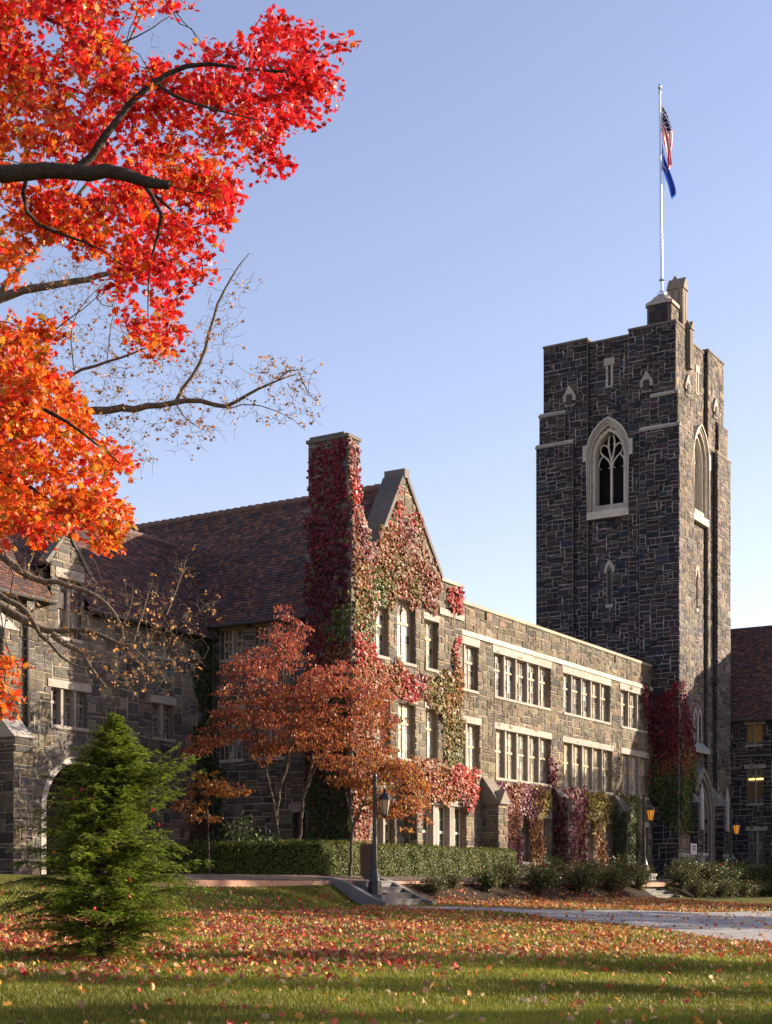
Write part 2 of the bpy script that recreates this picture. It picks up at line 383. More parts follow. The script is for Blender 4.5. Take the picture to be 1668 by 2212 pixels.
# ---------------------------------------------------------------- the gabled building with its chimney
def solid(mb, lo, hi, c=(.05, .045, .04)): mb.box(lo, hi, 0, c)  # plain inner box, added behind the stones to block light
G = thing('gabled_building', 'stone building with steep gable, red tile roof and vine-covered chimney', 'building', (-6.5, 4, 1.9))
FX = -1.45
gw = [(-8.72, -7.72, 9.63, 11.36), (-7.12, -5.88, 9.61, 11.86), (-5.18, -4.24, 9.61, 11.4), (-8.5, -7.6, 6.2, 8.1), (-7.04, -5.86, 6.17, 8.2), (-5.1, -4.2, 6.17, 8.15), (-8.6, -7.3, 2.7, 4.5)]
def gmask(t, z):
    top = np.where(t < -6.66, 16.3 - 1.6 * (-6.66 - t), 16.3 - 1.2 * (t + 6.66)); return z < np.where(t > -3.95, 13.0, top)
mb = MB()
ashlar(mb, '-b', FX, -9.6, -2.3, 1.6, 16.5, [hole(*w) for w in gw], gmask, PAL_HALL, MORT_H)
ashlar(mb, '-a', -9.66, .35, 4.9, 1.6, 10.95, [hole(3.42, 4.45, 9.75, 10.85), hole(1.75, 2.9, 9.75, 10.85), hole(3.42, 4.45, 6.15, 7.9), hole(1.6, 2.9, 6.15, 7.9), hole(.6, 1.3, 1.9, 4.2)], None, PAL_WING * .85, MORT)
ashlar(mb, '+a', -2.3, FX, 0, 1.6, 13.0, (), None, PAL_HALL, MORT_H)
solid(mb, (-9.3, -1.1, 1.6), (-2.33, 16, 11)); 
solid(mb, (-9.3, -1.08, 11), (-2.34, -.6, 11.96)); mb.prism([(-9.0, FX + .02, 11.95), (-2.35, FX + .02, 11.95), (-2.35, FX + .02, 12.95), (-4.1, FX + .02, 12.95), (-6.66, FX + .02, 16.1), (-9.2, FX + .02, 12.1)], (0, .45, 0), 0, (.12, .1, .08))
# ground-floor bay with a sloping ledge
ashlar(mb, '-b', -2.0, -6.65, -2.4, 1.6, 5.75, [hole(-6.3, -3.0, 2.65, 4.58)], None, PAL_HALL, MORT_H)
ashlar(mb, '-a', -6.65, -2.0, FX, 1.6, 5.75, (), None, PAL_HALL * .9, MORT_H)
ashlar(mb, '+a', -2.4, -2.0, FX, 1.6, 5.75, (), None, PAL_HALL, MORT_H)
mb.prism([(-6.68, -2.04, 5.75), (-6.68, FX, 5.75), (-6.68, FX, 6.05), (-6.68, -2.04, 5.82)], (4.3, 0, 0), 2, LIME)
mb.build('wall', STONE, G)
mb = MB()   # copings on the gable, the flat parapet, the string course
def rake(p, q, w=.1):
    p, q = np.array(p), np.array(q); d = (q - p) / np.linalg.norm(q - p); n = np.array([-d[1], d[0]]); n = n if n[1] > 0 else -n
    k = 5
    for i in range(k):
        a, b = p + (q - p) * i / k + d * .004, p + (q - p) * (i + 1) / k
        P = [a - n * .04, b - n * .04, b + n * w, a + n * w]
        mb.prism([(x, FX - .08, z) for x, z in P], (0, .85, 0), 0, shade((.13, .115, .105), .14))
rake((-9.15, 12.35), (-6.75, 16.22)); mb.build('coping', M['lime'], G); mb = MB(); rake((-6.55, 16.22), (-3.95, 13.1))
mb.prism([(-6.8, FX - .12, 16.18), (-6.5, FX - .12, 16.18), (-6.5, FX - .12, 16.5), (-6.8, FX - .12, 16.5)], (0, .86, 0), 0, (.15, .13, .12))
mb.build('coping', M['lime'], G); mb = MB(); blocks(mb, '-b', FX, -3.98, -2.26, 13.0, 13.12, -.5, .06, 3, 0, (.3, .26, .21)); mb.build('coping', M['lime'], G); mb = MB()
blocks(mb, '-b', FX, -4.15, -2.27, 11.74, 11.98, -.1, .07, 3); mb.build('string_course', M['lime'], G)
wins = [window(G, '-b', FX, *gw[0], 1, .2, rec=.2, rows=(3, 4), blind=.3), window(G, '-b', FX, *gw[1], 1, .2, rec=.2, rows=(3, 4), blind=.55), window(G, '-b', FX, *gw[2], 1, .25, rec=.2, rows=(3, 4), blind=.4),
        window(G, '-b', FX, *gw[3], 1, .2, rec=.24, rows=(3, 4)), window(G, '-b', FX, *gw[4], 1, .2, rec=.2, rows=(3, 4), blind=.7), window(G, '-b', FX, *gw[5], 1, .2, rec=.2, rows=(3, 4), blind=.6), window(G, '-b', FX, *gw[6], 2, .2, rec=.24)]
window(G, '-b', -2.0, -6.3, -3.0, 2.65, 4.58, 3, .2, rec=.28, mull=.37, transom=.5, rows=(2, 3), pal=(.6, .5, .36), blind=0, louver=True, lw=.2)
window(G, '-a', -9.66, 3.42, 4.45, 9.75, 10.85, 2, .2, rec=.2, blind=.05); window(G, '-a', -9.66, 1.75, 2.9, 9.75, 10.85, 2, .2, rec=.2, blind=.05)
window(G, '-a', -9.66, 3.42, 4.45, 6.15, 7.9, 2, .25, rec=.2, blind=.05); window(G, '-a', -9.66, 1.6, 2.9, 6.15, 7.9, 2, .25, rec=.2, blind=.05)
mb = MB(); slab(mb, '-a', -9.66, .64, 1.26, 1.95, 4.18, -.3, -.2, 0, (.03, .022, .018)); slab(mb, '-a', -9.66, .45, 1.45, 4.2, 4.5, -.1, .03, 0, (.25, .22, .18)); mb.build('door', M['wood'], G)
mb = MB(); tiles(mb, (-9.92, 16, 10.97), (-9.92, -.98, 10.97), (-6.68, 16, 16.0), (-6.68, -.98, 16.0))
mb.prism([(-9.86, -.95, 10.93), (-3.5, -.95, 10.93), (-3.5, -.95, 11.1), (-6.68, -.95, 15.95)], (0, 16.9, 0), 0, (.06, .04, .04))
for k in range(48):
    y = -.98 + k * .354; mb.tube([(-6.68, y, 15.98), (-6.68, y + .37, 16.0 + .012)], [.12, .135], 8, 0, shade((.13, .08, .065), .25))
rf = mb.build('roof', M['tile'], G)
ORG[rf.name] = ORG[G.name]
mb = MB(); mb.tube([(-10.0, .3, 10.93), (-10.0, 4.6, 10.93)], .07, 8); mb.tube([(-9.75, 4.72, 10.9), (-9.75, 4.72, 2)], .05, 8); mb.build('gutter', M['lead'], G)
mb = MB()
ashlar(mb, '-a', -10.2, -1.5, .35, 1.6, 14.4, (), None, PAL_WING * .9, MORT)
ashlar(mb, '-b', -1.5, -10.2, -9.12, 1.6, 13.75, (), None, PAL_WING, MORT)
ashlar(mb, '-b', -1.5, -10.2, -9.5, 13.75, 14.4, (), None, PAL_WING, MORT)
ashlar(mb, '-a', -10.2, -1.36, .25, 14.55, 16.77, (), None, PAL_WING * .9, MORT); ashlar(mb, '-b', -1.36, -10.2, -9.5, 14.55, 16.77, (), None, PAL_WING, MORT)
solid(mb, (-10.17, -1.47, 1.6), (-9.14, .33, 13.74)); solid(mb, (-10.17, -1.33, 13.74), (-9.52, .23, 16.7))
mb.box((-10.26, -1.54, 14.4), (-9.46, .38, 14.55), 2, (.14, .12, .105)); mb.prism([(-9.5, -1.53, 14.4), (-9.08, -1.53, 13.75), (-9.5, -1.53, 13.75)], (0, 1.6, 0), 2, (.26, .22, .18))
mb.box((-10.26, -1.43, 16.77), (-9.44, .31, 16.88), 2, (.11, .092, .082)); mb.box((-10.2, -1.2, 16.88), (-9.5, .2, 16.98), 2, (.095, .085, .075))
mb.build('chimney', STONE, G)

# ---------------------------------------------------------------- the long flat-roofed hall
Hb = thing('flat_roofed_hall', 'long flat-roofed stone hall with two rows of mullioned windows running up to the tower', 'building', (9, 4, 1.9))
up = [(-.45, 1.68, 2), (3.08, 8.55, 5), (9.95, 15.38, 5), (16.74, 20.2, 3)]
lo = [(-.3, 1.82, 2), (3.22, 8.58, 5), (10.0, 15.65, 5), (16.88, 20.4, 3)]
gd = [(.05, .75), (3.55, 4.3), (5.7, 6.42), (7.85, 8.62), (10.5, 11.2), (12.6, 13.42), (14.87, 15.65), (17.3, 18.0), (19.6, 20.4)]
hs = [hole(a, b, 9.58, 11.4) for a, b, _ in up] + [hole(a, b, 6.17, 8.23) for a, b, _ in lo] + [hole(a, b, 2.66, 4.66) for a, b in gd] + [hole(2.25, 2.42, 12.62, 13.0, .2), hole(15.92, 16.08, 12.62, 13.0, .2)]
mb = MB(); ashlar(mb, '-b', 0, -2.3, 21, 1.6, 13.0, hs, None, PAL_HALL, MORT_H)
solid(mb, (-2.3, .45, 1.6), (21, 13, 12.4)); solid(mb, (-2.3, .28, 12.4), (21, .5, 12.98), (.15, .13, .1))
mb.build('wall', STONE, Hb)
mb = MB(); blocks(mb, '-b', 0, -2.28, 20.9, 13.0, 13.13, -.5, .06, 14, 0, (.33, .28, .21)); mb.build('coping', M['lime'], Hb)
mb = MB(); blocks(mb, '-b', 0, -2.28, 20.9, 11.74, 11.94, -.1, .08, 16, 0, (.46, .41, .33)); mb.build('string_course', M['lime'], Hb)
for a, b, n in up: window(Hb, '-b', 0, a, b, 9.58, 11.4, n, .335, rec=.19, rows=(2, 4), blind=.32)
for a, b, n in lo: window(Hb, '-b', 0, a, b, 6.17, 8.23, n, .27, rec=.19, rows=(3, 4), blind=.6, mull=.13, transom=.44)
for a, b in gd: window(Hb, '-b', 0, a, b, 2.66, 4.66, 1, .25, rec=.19, rows=(2, 4), blind=.1, transom=.42)
for a in (2.0, 8.85, 15.75):
    mb = MB(); ashlar(mb, '-b', -.78, a, a + .82, 1.6, 5.0, (), None, PAL_HALL * .9, MORT_H); ashlar(mb, '-a', a, -.78, 0, 1.6, 5.0, (), None, PAL_WING, MORT)
    ashlar(mb, '+a', a + .82, -.78, 0, 1.6, 5.0, (), None, PAL_WING, MORT); solid(mb, (a + .03, -.75, 1.6), (a + .79, 0, 4.99))
    mb.prism([(a - .04, -.86, 5.0), (a - .04, .0, 5.0), (a - .04, .0, 6.1), (a - .04, -.08, 6.1)], (.9, 0, 0), 2, (.16, .135, .11))
    mb.prism([(a - .06, -.9, 5.0), (a + .88, -.9, 5.0), (a + .41, -.9, 5.6)], (0, .4, 0), 2, (.2, .175, .14))
    mb.build('buttress', STONE, Hb)
for a, z in ((5.6, 8.72), (12.42, 8.74)):
    mb = MB(); slab(mb, '-b', 0, a, a + .75, z, z + .18, 0, .03, 0, (.02, .02, .02))
    for k in range(5): slab(mb, '-b', 0, a, a + .75, z + .01 + k * .036, z + .022 + k * .036, .03, .06, 0, (.2, .17, .13))
    mb.build('vent', M['wood'], Hb)

# ---------------------------------------------------------------- the tower
T = thing('stone_tower', 'tall dark square stone tower with traceried belfry window and flagpole on top', 'tower', (24.97, 2.57, 1.9))
CA, CB = 24.97, 2.57; PT_DARK = PAL_DARK; PT_LIT = PAL_WING * 1.15  # one stone: its shaded and sunlit sides put into two palettes
mb = MB()
def arch_pts(c, hw, z0, zs, zp, n=10):      # pointed-arch outline, clockwise from lower left
    r = (hw ** 2 + (zp - zs) ** 2) / (2 * hw)
    th = math.asin(min(1, (zp - zs) / r)); L_ = [(c - hw, z0)]
    for k in range(n + 1): L_.append((c - hw + r - r * math.cos(th * k / n), zs + r * math.sin(th * k / n)))
    for k in range(n - 1, -1, -1): L_.append((c + hw - r + r * math.cos(th * k / n), zs + r * math.sin(th * k / n)))
    L_.append((c + hw, z0)); return np.array(L_)
def inside_arch(t, z, c, hw, z0, zs, zp):
    r = (hw ** 2 + (zp - zs) ** 2) / (2 * hw); d = np.abs(t - c); return (d < hw) & (z > z0) & ((z < zs) | ((d + r - hw) ** 2 + (z - zs) ** 2 < r * r))
BEL = (.98, 21.75, 24.6, 26.05)
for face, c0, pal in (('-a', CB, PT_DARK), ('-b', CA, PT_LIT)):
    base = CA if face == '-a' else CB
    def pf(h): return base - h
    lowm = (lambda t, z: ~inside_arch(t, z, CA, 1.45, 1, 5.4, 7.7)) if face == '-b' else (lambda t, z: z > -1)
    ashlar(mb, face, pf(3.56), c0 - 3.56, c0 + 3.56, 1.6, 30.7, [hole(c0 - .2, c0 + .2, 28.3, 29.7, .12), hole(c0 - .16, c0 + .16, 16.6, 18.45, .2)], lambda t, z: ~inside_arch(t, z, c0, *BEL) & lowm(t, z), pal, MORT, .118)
    for (l, r_) in ((c0 - 3.77, c0 - 1.17), (c0 + 1.17, c0 + 3.77)):
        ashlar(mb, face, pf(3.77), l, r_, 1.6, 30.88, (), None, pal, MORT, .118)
    for h, inn, z1 in ((3.94, 2.42, 27.1), (4.07, 1.9, 25.38)):
        for sg in (-1, 1):
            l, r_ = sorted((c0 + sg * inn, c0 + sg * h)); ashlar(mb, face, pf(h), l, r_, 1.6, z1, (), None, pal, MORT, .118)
            w0, w1 = l - .05 * (sg < 0), r_ + .05 * (sg > 0)
            hn = 3.77 if h < 4.0 else 3.94
            p = PT(face, np.array([w0, w0, w0, w0]), np.array([z1, z1, z1 + .26, z1 + .08]), base, np.array([-0.0 + hn - .02, h + .04, hn, h + .04]))
            d = PT(face, w1, 0, 0, 0) - PT(face, w0, 0, 0, 0); mb.prism(p, d, 2, shade((.36, .32, .28)))
# side returns of the piers, and solid cores
for h, inn, z1 in ((3.77, 1.17, 30.88), (3.94, 2.42, 27.1), (4.07, 1.9, 25.38)):
    hp = {3.77: 3.56, 3.94: 3.77, 4.07: 3.94}[h]
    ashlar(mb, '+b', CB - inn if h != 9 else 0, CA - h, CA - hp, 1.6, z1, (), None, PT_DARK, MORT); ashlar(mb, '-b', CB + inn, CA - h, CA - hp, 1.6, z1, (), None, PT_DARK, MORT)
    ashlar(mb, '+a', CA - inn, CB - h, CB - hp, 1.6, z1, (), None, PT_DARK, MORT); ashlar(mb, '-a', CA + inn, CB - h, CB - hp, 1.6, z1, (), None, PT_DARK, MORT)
    for sa in (-1, 1):
        for sb in (-1, 1):
            if (sa, sb) == (1, 1): continue
            A0, A1 = sorted((CA + sa * inn, CA + sa * h)); B0, B1 = sorted((CB + sb * inn, CB + sb * h)); e = .03
            mb.box((A0 + e, B0 + e, 1.6), (A1 - e, B1 - e, z1 - .01), 0, (.05, .045, .045))
for lo_, hi_ in (((CA - 3.5, CB - 3.5, 1.6), (CA + 3.5, CB + 3.5, 20.9)), ((CA - 3.5, CB - 3.5, 26.6), (CA + 3.5, CB + 3.5, 30.4))): mb.box(lo_, hi_, 0, (.05, .045, .045))
mb.box((CA - 2.6, CB - 2.6, 20.9), (CA + 2.6, CB + 2.6, 26.6), 0, (.01, .01, .012))  # near-black core puts the shade inside the belfry into its colour
mb.box((CA + 2.6, CB - 3.4, 20.9), (CA + 3.5, CB + 3.5, 26.6), 0, (.02, .02, .022)); mb.box((CA - 3.4, CB + 2.6, 20.9), (CA + 2.6, CB + 3.5, 26.6), 0, (.02, .02, .022))
for face, c0, base in (('-a', CB, CA), ('-b', CA, CB)):     # walls beside the belfry openings
    for l, r_ in ((c0 - 3.4, c0 - 1.05), (c0 + 1.05, c0 + 3.4)):
        p0 = PT(face, l, 20.9, base, 3.42); p1 = PT(face, r_, 26.6, base, 2.55); mb.box(np.minimum(p0, p1), np.maximum(p0, p1), 0, (.04, .038, .036))
mb.build('wall', STONE, T)
mb = MB()                                   # parapet coping
for face, c0, base in (('-a', CB, CA), ('-b', CA, CB)):
    slab(mb, face, base - 3.56, c0 - 1.16, c0 + 1.16, 30.7, 30.8, -.5, .05, 0, (.13, .11, .1))
    for l, r_ in ((c0 - 3.80, c0 - 1.15), (c0 + 1.15, c0 + 3.80)): slab(mb, face, base - 3.77, l, r_, 30.88 + .004 * (face == '-b'), 30.99, -.7, .05, 0, (.13, .11, .1))
mb.build('coping', M['lime'], T)
def tower_window(face, c, base):
    fx = base - 3.56; mb = MB(); 
    def ring(o, i, d0, d1, col):
        n = len(o)
        for k in range(n - 1):
            q = [PT(face, p[0], p[1], fx, d1) for p in (o[k], o[k + 1], i[k + 1], i[k])]
            q2 = [PT(face, p[0], p[1], fx, d0) for p in (o[k], o[k + 1], i[k + 1], i[k])]
            cc = shade(col, .07)
            mb.add(q, [3, 2, 1, 0] if FLIP[face] else [0, 1, 2, 3], 0, cc)
            mb.add([q[3], q[2], q2[2], q2[3]], [0, 1, 2, 3], 0, cc); mb.add([q[0], q[1], q2[1], q2[0]], [0, 1, 2, 3], 0, cc)
    A = arch_pts(c, 1.17, 21.45, 24.7, 26.45); B = arch_pts(c, 1.08, 21.45, 24.66, 26.3); C_ = arch_pts(c, .98, 21.75, 24.6, 26.1); D = arch_pts(c, .81, 21.9, 24.52, 25.85)
    A2 = arch_pts(c, 1.24, 24.7, 24.75, 26.55)
    ring(A, B, -.1, .22, LIME); ring(B, C_, -.1, .17, LIME); ring(C_, D, -.55, .02, (.44, .4, .34)); ring(A2, A, 0, .3, (.4, .36, .3))
    slab(mb, face, fx, c - .97, c + .97, 21.6, 21.92, -.5, .1, 0, LIME); slab(mb, face, fx, c - 1.2, c + 1.2, 21.2, 21.6, -.3, .28, 0, (.46, .41, .35))
    for s_ in (-1, 1): slab(mb, face, fx, *sorted((c + s_ * 1.2, c + s_ * 1.42)), 24.35, 25.2, 0, .3, 0, (.42, .38, .33))
    for x in (c - .72, c + .72):
        pass
    root = mb.build('window', M['lime'], T); ORG[root.name] = ORG[T.name]
    tr = MB()
    def bar(P, r=.06): tr.tube([PT(face, c + x, z, fx, -.3) for x, z in P], r, 6, 0, shade((.5, .45, .38), .05))
    def bz(p0, p1, p2, p3, n=9):
        t = np.linspace(0, 1, n)[:, None]; p0, p1, p2, p3 = map(np.array, (p0, p1, p2, p3))
        return (1 - t) ** 3 * p0 + 3 * (1 - t) ** 2 * t * p1 + 3 * (1 - t) * t * t * p2 + t ** 3 * p3
    bar([(0, 21.9), (0, 24.2)], .075)
    for s_ in (-1, 1):
        bar(bz((0, 24.1), (.02 * s_, 24.7), (.32 * s_, 25.1), (.1 * s_, 25.7)), .055); bar(bz((.05 * s_, 24.05), (.1 * s_, 24.5), (.5 * s_, 24.6), (.62 * s_, 24.85)), .05)
        bar(bz((.62 * s_, 24.85), (.72 * s_, 25.2), (.4 * s_, 25.4), (.2 * s_, 25.05)), .045); bar(bz((.76 * s_, 24.1), (.7 * s_, 24.5), (.55 * s_, 24.6), (.45 * s_, 24.7)), .045)
        for x in (.1, .68): tr.tube([PT(face, c + s_ * x, 24.0, fx, -.3), PT(face, c + s_ * (x + (.12 if x < .3 else -.12)), 23.95, fx, -.3)], [.05, .015], 5, 0, LIME)
        tr.tube([PT(face, c + s_ * .14, 25.25, fx, -.3), PT(face, c + s_ * .06, 25.2, fx, -.3)], [.04, .015], 5, 0, LIME)
    tr.build('tracery', M['lime'], root)
    mb = MB()                               # the narrow slit above and the lancet below
    for (z0, z1, w) in ((28.22, 29.72, .13),):
        for s_ in (-1, 1): slab(mb, face, fx, *sorted((c + s_ * w * .6, c + s_ * .22)), z0, z1, -.12, .03, 0, LIME)
        slab(mb, face, fx, c - .3, c + .3, 29.35, 29.74, -.1, .06, 0, LIME); slab(mb, face, fx, c - .2, c + .2, z0 - .05, z0 + .03, -.1, .05, 0, LIME)
        slab(mb, face, fx, c - .08, c + .08, z0, 29.36, -.14, -.1, 0, (.12, .11, .1))
    mb.build('slit', M['lime'], T)
    mb = MB(); o = arch_pts(c, .3, 18.3, 18.4, 19.0, 5); i = arch_pts(c, .15, 18.3, 18.3, 18.75, 5); ring(o, i, -.15, .05, LIME)
    slab(mb, face, fx, c - .2, c + .2, 16.45, 16.62, -.15, .06, 0, LIME)
    for s_ in (-1, 1): slab(mb, face, fx, *sorted((c + s_ * .13, c + s_ * .17)), 16.62, 18.35, -.15, .01, 0, (.2, .18, .16))
    root = mb.build('lancet_window', M['lime'], T); ORG[root.name] = ORG[T.name]
    g = MB()
    for k in range(5):
        zz = 16.62 + k * .42; p = PT(face, np.array([c - .15, c + .15, c + .15, c - .15]), np.array([zz, zz, zz + .41, zz + .41]), fx, -.1); g.add(p, [3, 2, 1, 0] if FLIP[face] else [0, 1, 2, 3], 0, shade((.07, .15, .2), .2))
    g.build('pane', M['glass'], root)
    for s_ in (-1, 1):                      # small gablets on the piers
        mb = MB(); cc = c + s_ * 2.2; fz = fx - .18
        mb.prism(PT(face, np.array([cc - .4, cc + .4, cc]), np.array([27.95, 27.95, 28.6]), fz, 0.0), PT(face, 0, 0, 0, .16) - PT(face, 0, 0, 0, 0), 0, LIME)
        for q in (-1, 1): slab(mb, face, fz, *sorted((cc + q * .18, cc + q * .36)), 27.75, 27.96, 0, .14, 0, LIME)
        slab(mb, face, fz, cc - .17, cc + .17, 27.55, 28.1, .162, .17, 0, (.05, .045, .045)); slab(mb, face, fz, cc - .28, cc + .28, 27.45, 27.6, 0, .12, 0, (.2, .17, .15))  # dark slab stands for the shade in the gablet opening
        mb.build('gablet', M['lime'], T)
tower_window('-a', CB, CA); tower_window('-b', CA, CB)
mb = MB()                                   # turret that carries the flagpole
tc_, th = (21.9, -.22), .68
def octo(h, ch): return [(tc_[0] + x, tc_[1] + y) for x, y in ((-h, -h + ch), (-h + ch, -h), (h - ch, -h), (h, -h + ch), (h, h - ch), (h - ch, h), (-h + ch, h), (-h, h - ch))]
def frus(p, q, z0, z1, m, c):
    n = len(p); v = [(x, y, z0) for x, y in p] + [(x, y, z1) for x, y in q]; i = np.arange(n); j = (i + 1) % n
    mb.add(v, np.stack([i, j, j + n, i + n], 1), m, c); mb.add([(x, y, z1) for x, y in q], i, m, c)
frus(octo(.66, .14), octo(.66, .14), 30.9, 32.0, 1, (.1, .09, .085))
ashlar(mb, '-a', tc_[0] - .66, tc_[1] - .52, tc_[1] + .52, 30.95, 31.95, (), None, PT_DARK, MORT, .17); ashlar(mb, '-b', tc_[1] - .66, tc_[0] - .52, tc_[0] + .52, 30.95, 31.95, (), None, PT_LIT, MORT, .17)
frus(octo(.74, .2), octo(.74, .2), 31.98, 32.16, 2, (.3, .26, .23)); frus(octo(.72, .2), octo(.5, .16), 32.16, 32.36, 2, (.26, .23, .2)); frus(octo(.46, .15), octo(.42, .14), 32.36, 32.5, 2, (.28, .25, .22)); frus(octo(.4, .14), octo(.16, .06), 32.5, 32.68, 2, (.26, .23, .2))
mb.build('turret', STONE, T)
def pinnacle(a, b, w, d, z0, z1, zp, name='pinnacle'):
    mb = MB(); mb.box((a, b, z0), (a + w, b + d, z1), 0, (.2, .165, .135)); e = .06
    for pts, dv in (([(a - e, b - e, z1), (a - e, b + d + e, z1), (a - e, b + d / 2, zp)], (w + 2 * e, 0, 0)), ([(a - e, b - e - .003, z1 + .002), (a + w + e, b - e - .003, z1 + .002), (a + w / 2, b - e - .003, zp - .05)], (0, d + 2 * e, 0))): mb.prism(pts, dv, 0, (.18, .15, .125))
    for k in (.2, .62): mb.box((a - .02, b + d * k, z0 + .2), (a, b + d * (k + .14), z1 - .12), 0, (.14, .115, .095)); mb.box((a + w * k, b - .02, z0 + .2), (a + w * (k + .14), b, z1 - .12), 0, (.22, .18, .145))
    mb.build(name, M['lime'], T)
pinnacle(22.95, -.95, .62, .85, 30.3, 33.3, 34.0); pinnacle(22.72, -1.45, .42, .3, 28.9, 30.95, 31.45)
# front low: twin lancets, weathered hood, portal and its two buttresses
mb = MB(); fx = CB - 3.56
for c in (CA - .33, CA + .33):
    o = arch_pts(c, .32, 9.4, 10.6, 11.3, 5); i = arch_pts(c, .2, 9.4, 10.5, 11.05, 5)
    for k in range(len(o) - 1):
        q = [PT('-b', p[0], p[1], fx, .06) for p in (o[k], o[k + 1], i[k + 1], i[k])]; mb.add(q, [0, 1, 2, 3], 0, shade((.4, .36, .32)))
    for k in range(len(i) - 1): mb.add([PT('-b', i[k][0], i[k][1], fx, .012), PT('-b', i[k + 1][0], i[k + 1][1], fx, .012), PT('-b', c, 9.4, fx, .012)], [0, 1, 2], 0, (.02, .02, .022))
mb.build('lancet_window', M['lime'], T)
mb = MB(); slab(mb, '-b', fx, CA - 1.3, CA + 1.3, 8.8, 9.05, 0, .3, 0, (.36, .33, .3)); mb.prism([(CA - 1.3, fx - .3, 9.05), (CA - 1.3, fx, 9.05), (CA - 1.3, fx, 9.4)], (2.6, 0, 0), 0, (.27, .27, .27)); mb.build('hood', M['lime'], T)
mb = MB()
for k, (hw, zp, d) in enumerate(((1.75, 8.05, .42), (1.55, 7.75, .34), (1.35, 7.45, .2), (1.15, 7.15, .05))):
    o = arch_pts(CA, hw, 1.7, 5.3, zp, 10); i = arch_pts(CA, hw - .2, 1.7, 5.3, zp - .3, 10)
    for q_ in range(len(o) - 1):
        q = [PT('-b', p[0], p[1], fx, d) for p in (o[q_], o[q_ + 1], i[q_ + 1], i[q_])]; q2 = [PT('-b', p[0], p[1], fx, d - .4) for p in (i[q_], i[q_ + 1])]; q3 = [PT('-b', p[0], p[1], fx, d - .4) for p in (o[q_], o[q_ + 1])]
        cc = shade((.22, .19, .17)); mb.add(q, [0, 1, 2, 3], 0, cc); mb.add([q[3], q[2], q2[1], q2[0]], [0, 1, 2, 3], 0, cc); mb.add([q[0], q[1], q3[1], q3[0]], [0, 1, 2, 3], 0, cc)
i = arch_pts(CA, 1.0, 1.7, 5.3, 6.9, 8)
for k in range(len(i) - 1): mb.add([PT('-b', i[k][0], i[k][1], fx, -.25), PT('-b', i[k + 1][0], i[k + 1][1], fx, -.25), PT('-b', CA, 1.7, fx, -.25)], [0, 1, 2], 0, (.035, .025, .02))
mb.build('portal', M['lime'], T)
for s_ in (-1, 1):
    mb = MB(); c = CA + s_ * 2.05
    ashlar(mb, '-b', fx - .95, c - .3, c + .3, 1.6, 6.0, (), None, PT_DARK * 1.3, MORT); ashlar(mb, '-a', c - .3, fx - .95, fx, 1.6, 6.0, (), None, PT_DARK, MORT); solid(mb, (c - .27, fx - .92, 1.6), (c + .27, fx, 5.98))
    mb.prism([(c - .34, fx - 1.0, 6.0), (c - .34, fx, 6.0), (c - .34, fx, 7.4)], (.68, 0, 0), 2, (.25, .23, .22)); 
    mb.box((c - .16, fx - 1.08, 4.6), (c + .16, fx - .96, 6.3), 2, (.36, .35, .34)); mb.add([(c - .16, fx - 1.08, 6.3), (c + .16, fx - 1.08, 6.3), (c + .16, fx - .96, 6.3), (c - .16, fx - .96, 6.3), (c, fx - 1.02, 7.1)], [[0, 1, 4], [1, 2, 4], [2, 3, 4], [3, 0, 4]], 2, (.42, .4, .38))
    mb.box((c - .4, fx - 1.1, 1.6), (c + .4, fx - .9, 3.2), 2, (.25, .235, .22)); mb.box((c - .45, fx - 1.2, 3.2), (c + .45, fx - .9, 3.36), 2, (.33, .31, .29))
    mb.build('buttress', STONE, T)
for a0, a1 in ((20.85, 23.1), (26.8, 29.1)):
    mb = MB(); mb.box((a0, -1.68, 1.6), (a1, -1.2, 3.1), 2, (.17, .15, .14)); mb.prism([(a0, -1.74, 3.1), (a0, -1.5, 3.1), (a0, -1.5, 3.35), (a0, -1.74, 3.22)], (a1 - a0, 0, 0), 2, (.34, .32, .3)); mb.build('plinth', STONE, T)
for a in (23.55, 26.1): mb = MB(); mb.tube([(a, fx - .1, 9.4), (a, fx - .1, 29.9)], .045, 6); mb.build('rainwater_pipe', M['lead'], T)
mb = MB(); mb.box((26.3, -1.72, 12.7), (26.62, -1.52, 13.0)); mb.tube([(26.46, -1.5, 12.9), (26.46, -1.3, 13.1)], .05, 6); mb.build('floodlight', M['lead'], T)

# ---------------------------------------------------------------- far building behind the tower, and the arched building on the left
Fb = thing('far_building', 'dim stone building with red tile roof right of the tower, cut by the photo edge', 'building', (34, -4, 1.9))
mb = MB(); fw = [(-3.05, -2.08, 9.57, 10.74), (-3.08, -2.14, 6.25, 8.25), (-3.18, -2.22, 2.8, 4.75)] + [(-5.6 - k * 3, -4.4 - k * 3, z0, z1) for k in range(3) for z0, z1 in ((9.57, 10.74), (6.25, 8.25), (2.8, 4.75))]
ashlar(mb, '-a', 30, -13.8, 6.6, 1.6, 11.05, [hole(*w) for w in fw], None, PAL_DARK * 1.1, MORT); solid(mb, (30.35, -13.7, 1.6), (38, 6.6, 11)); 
ashlar(mb, '-b', -13.8, 30, 38, 1.6, 16.9, (), lambda t, z: z < 16.8 - 1.4 * np.abs(t - 34), PAL_WING, MORT)
for z0, z1 in ((8.92, 9.05),): slab(mb, '-a', 30, -13.8, -1.3, z0, z1, 0, .1, 2, (.12, .11, .1))
mb.build('wall', STONE, Fb)
for w in fw: window(Fb, '-a', 30, *w, 2, .17 if w[2] > 6.5 else .22, rec=.2, blind=0, pal=(.2, .17, .13), lw=.14, mull=.06)
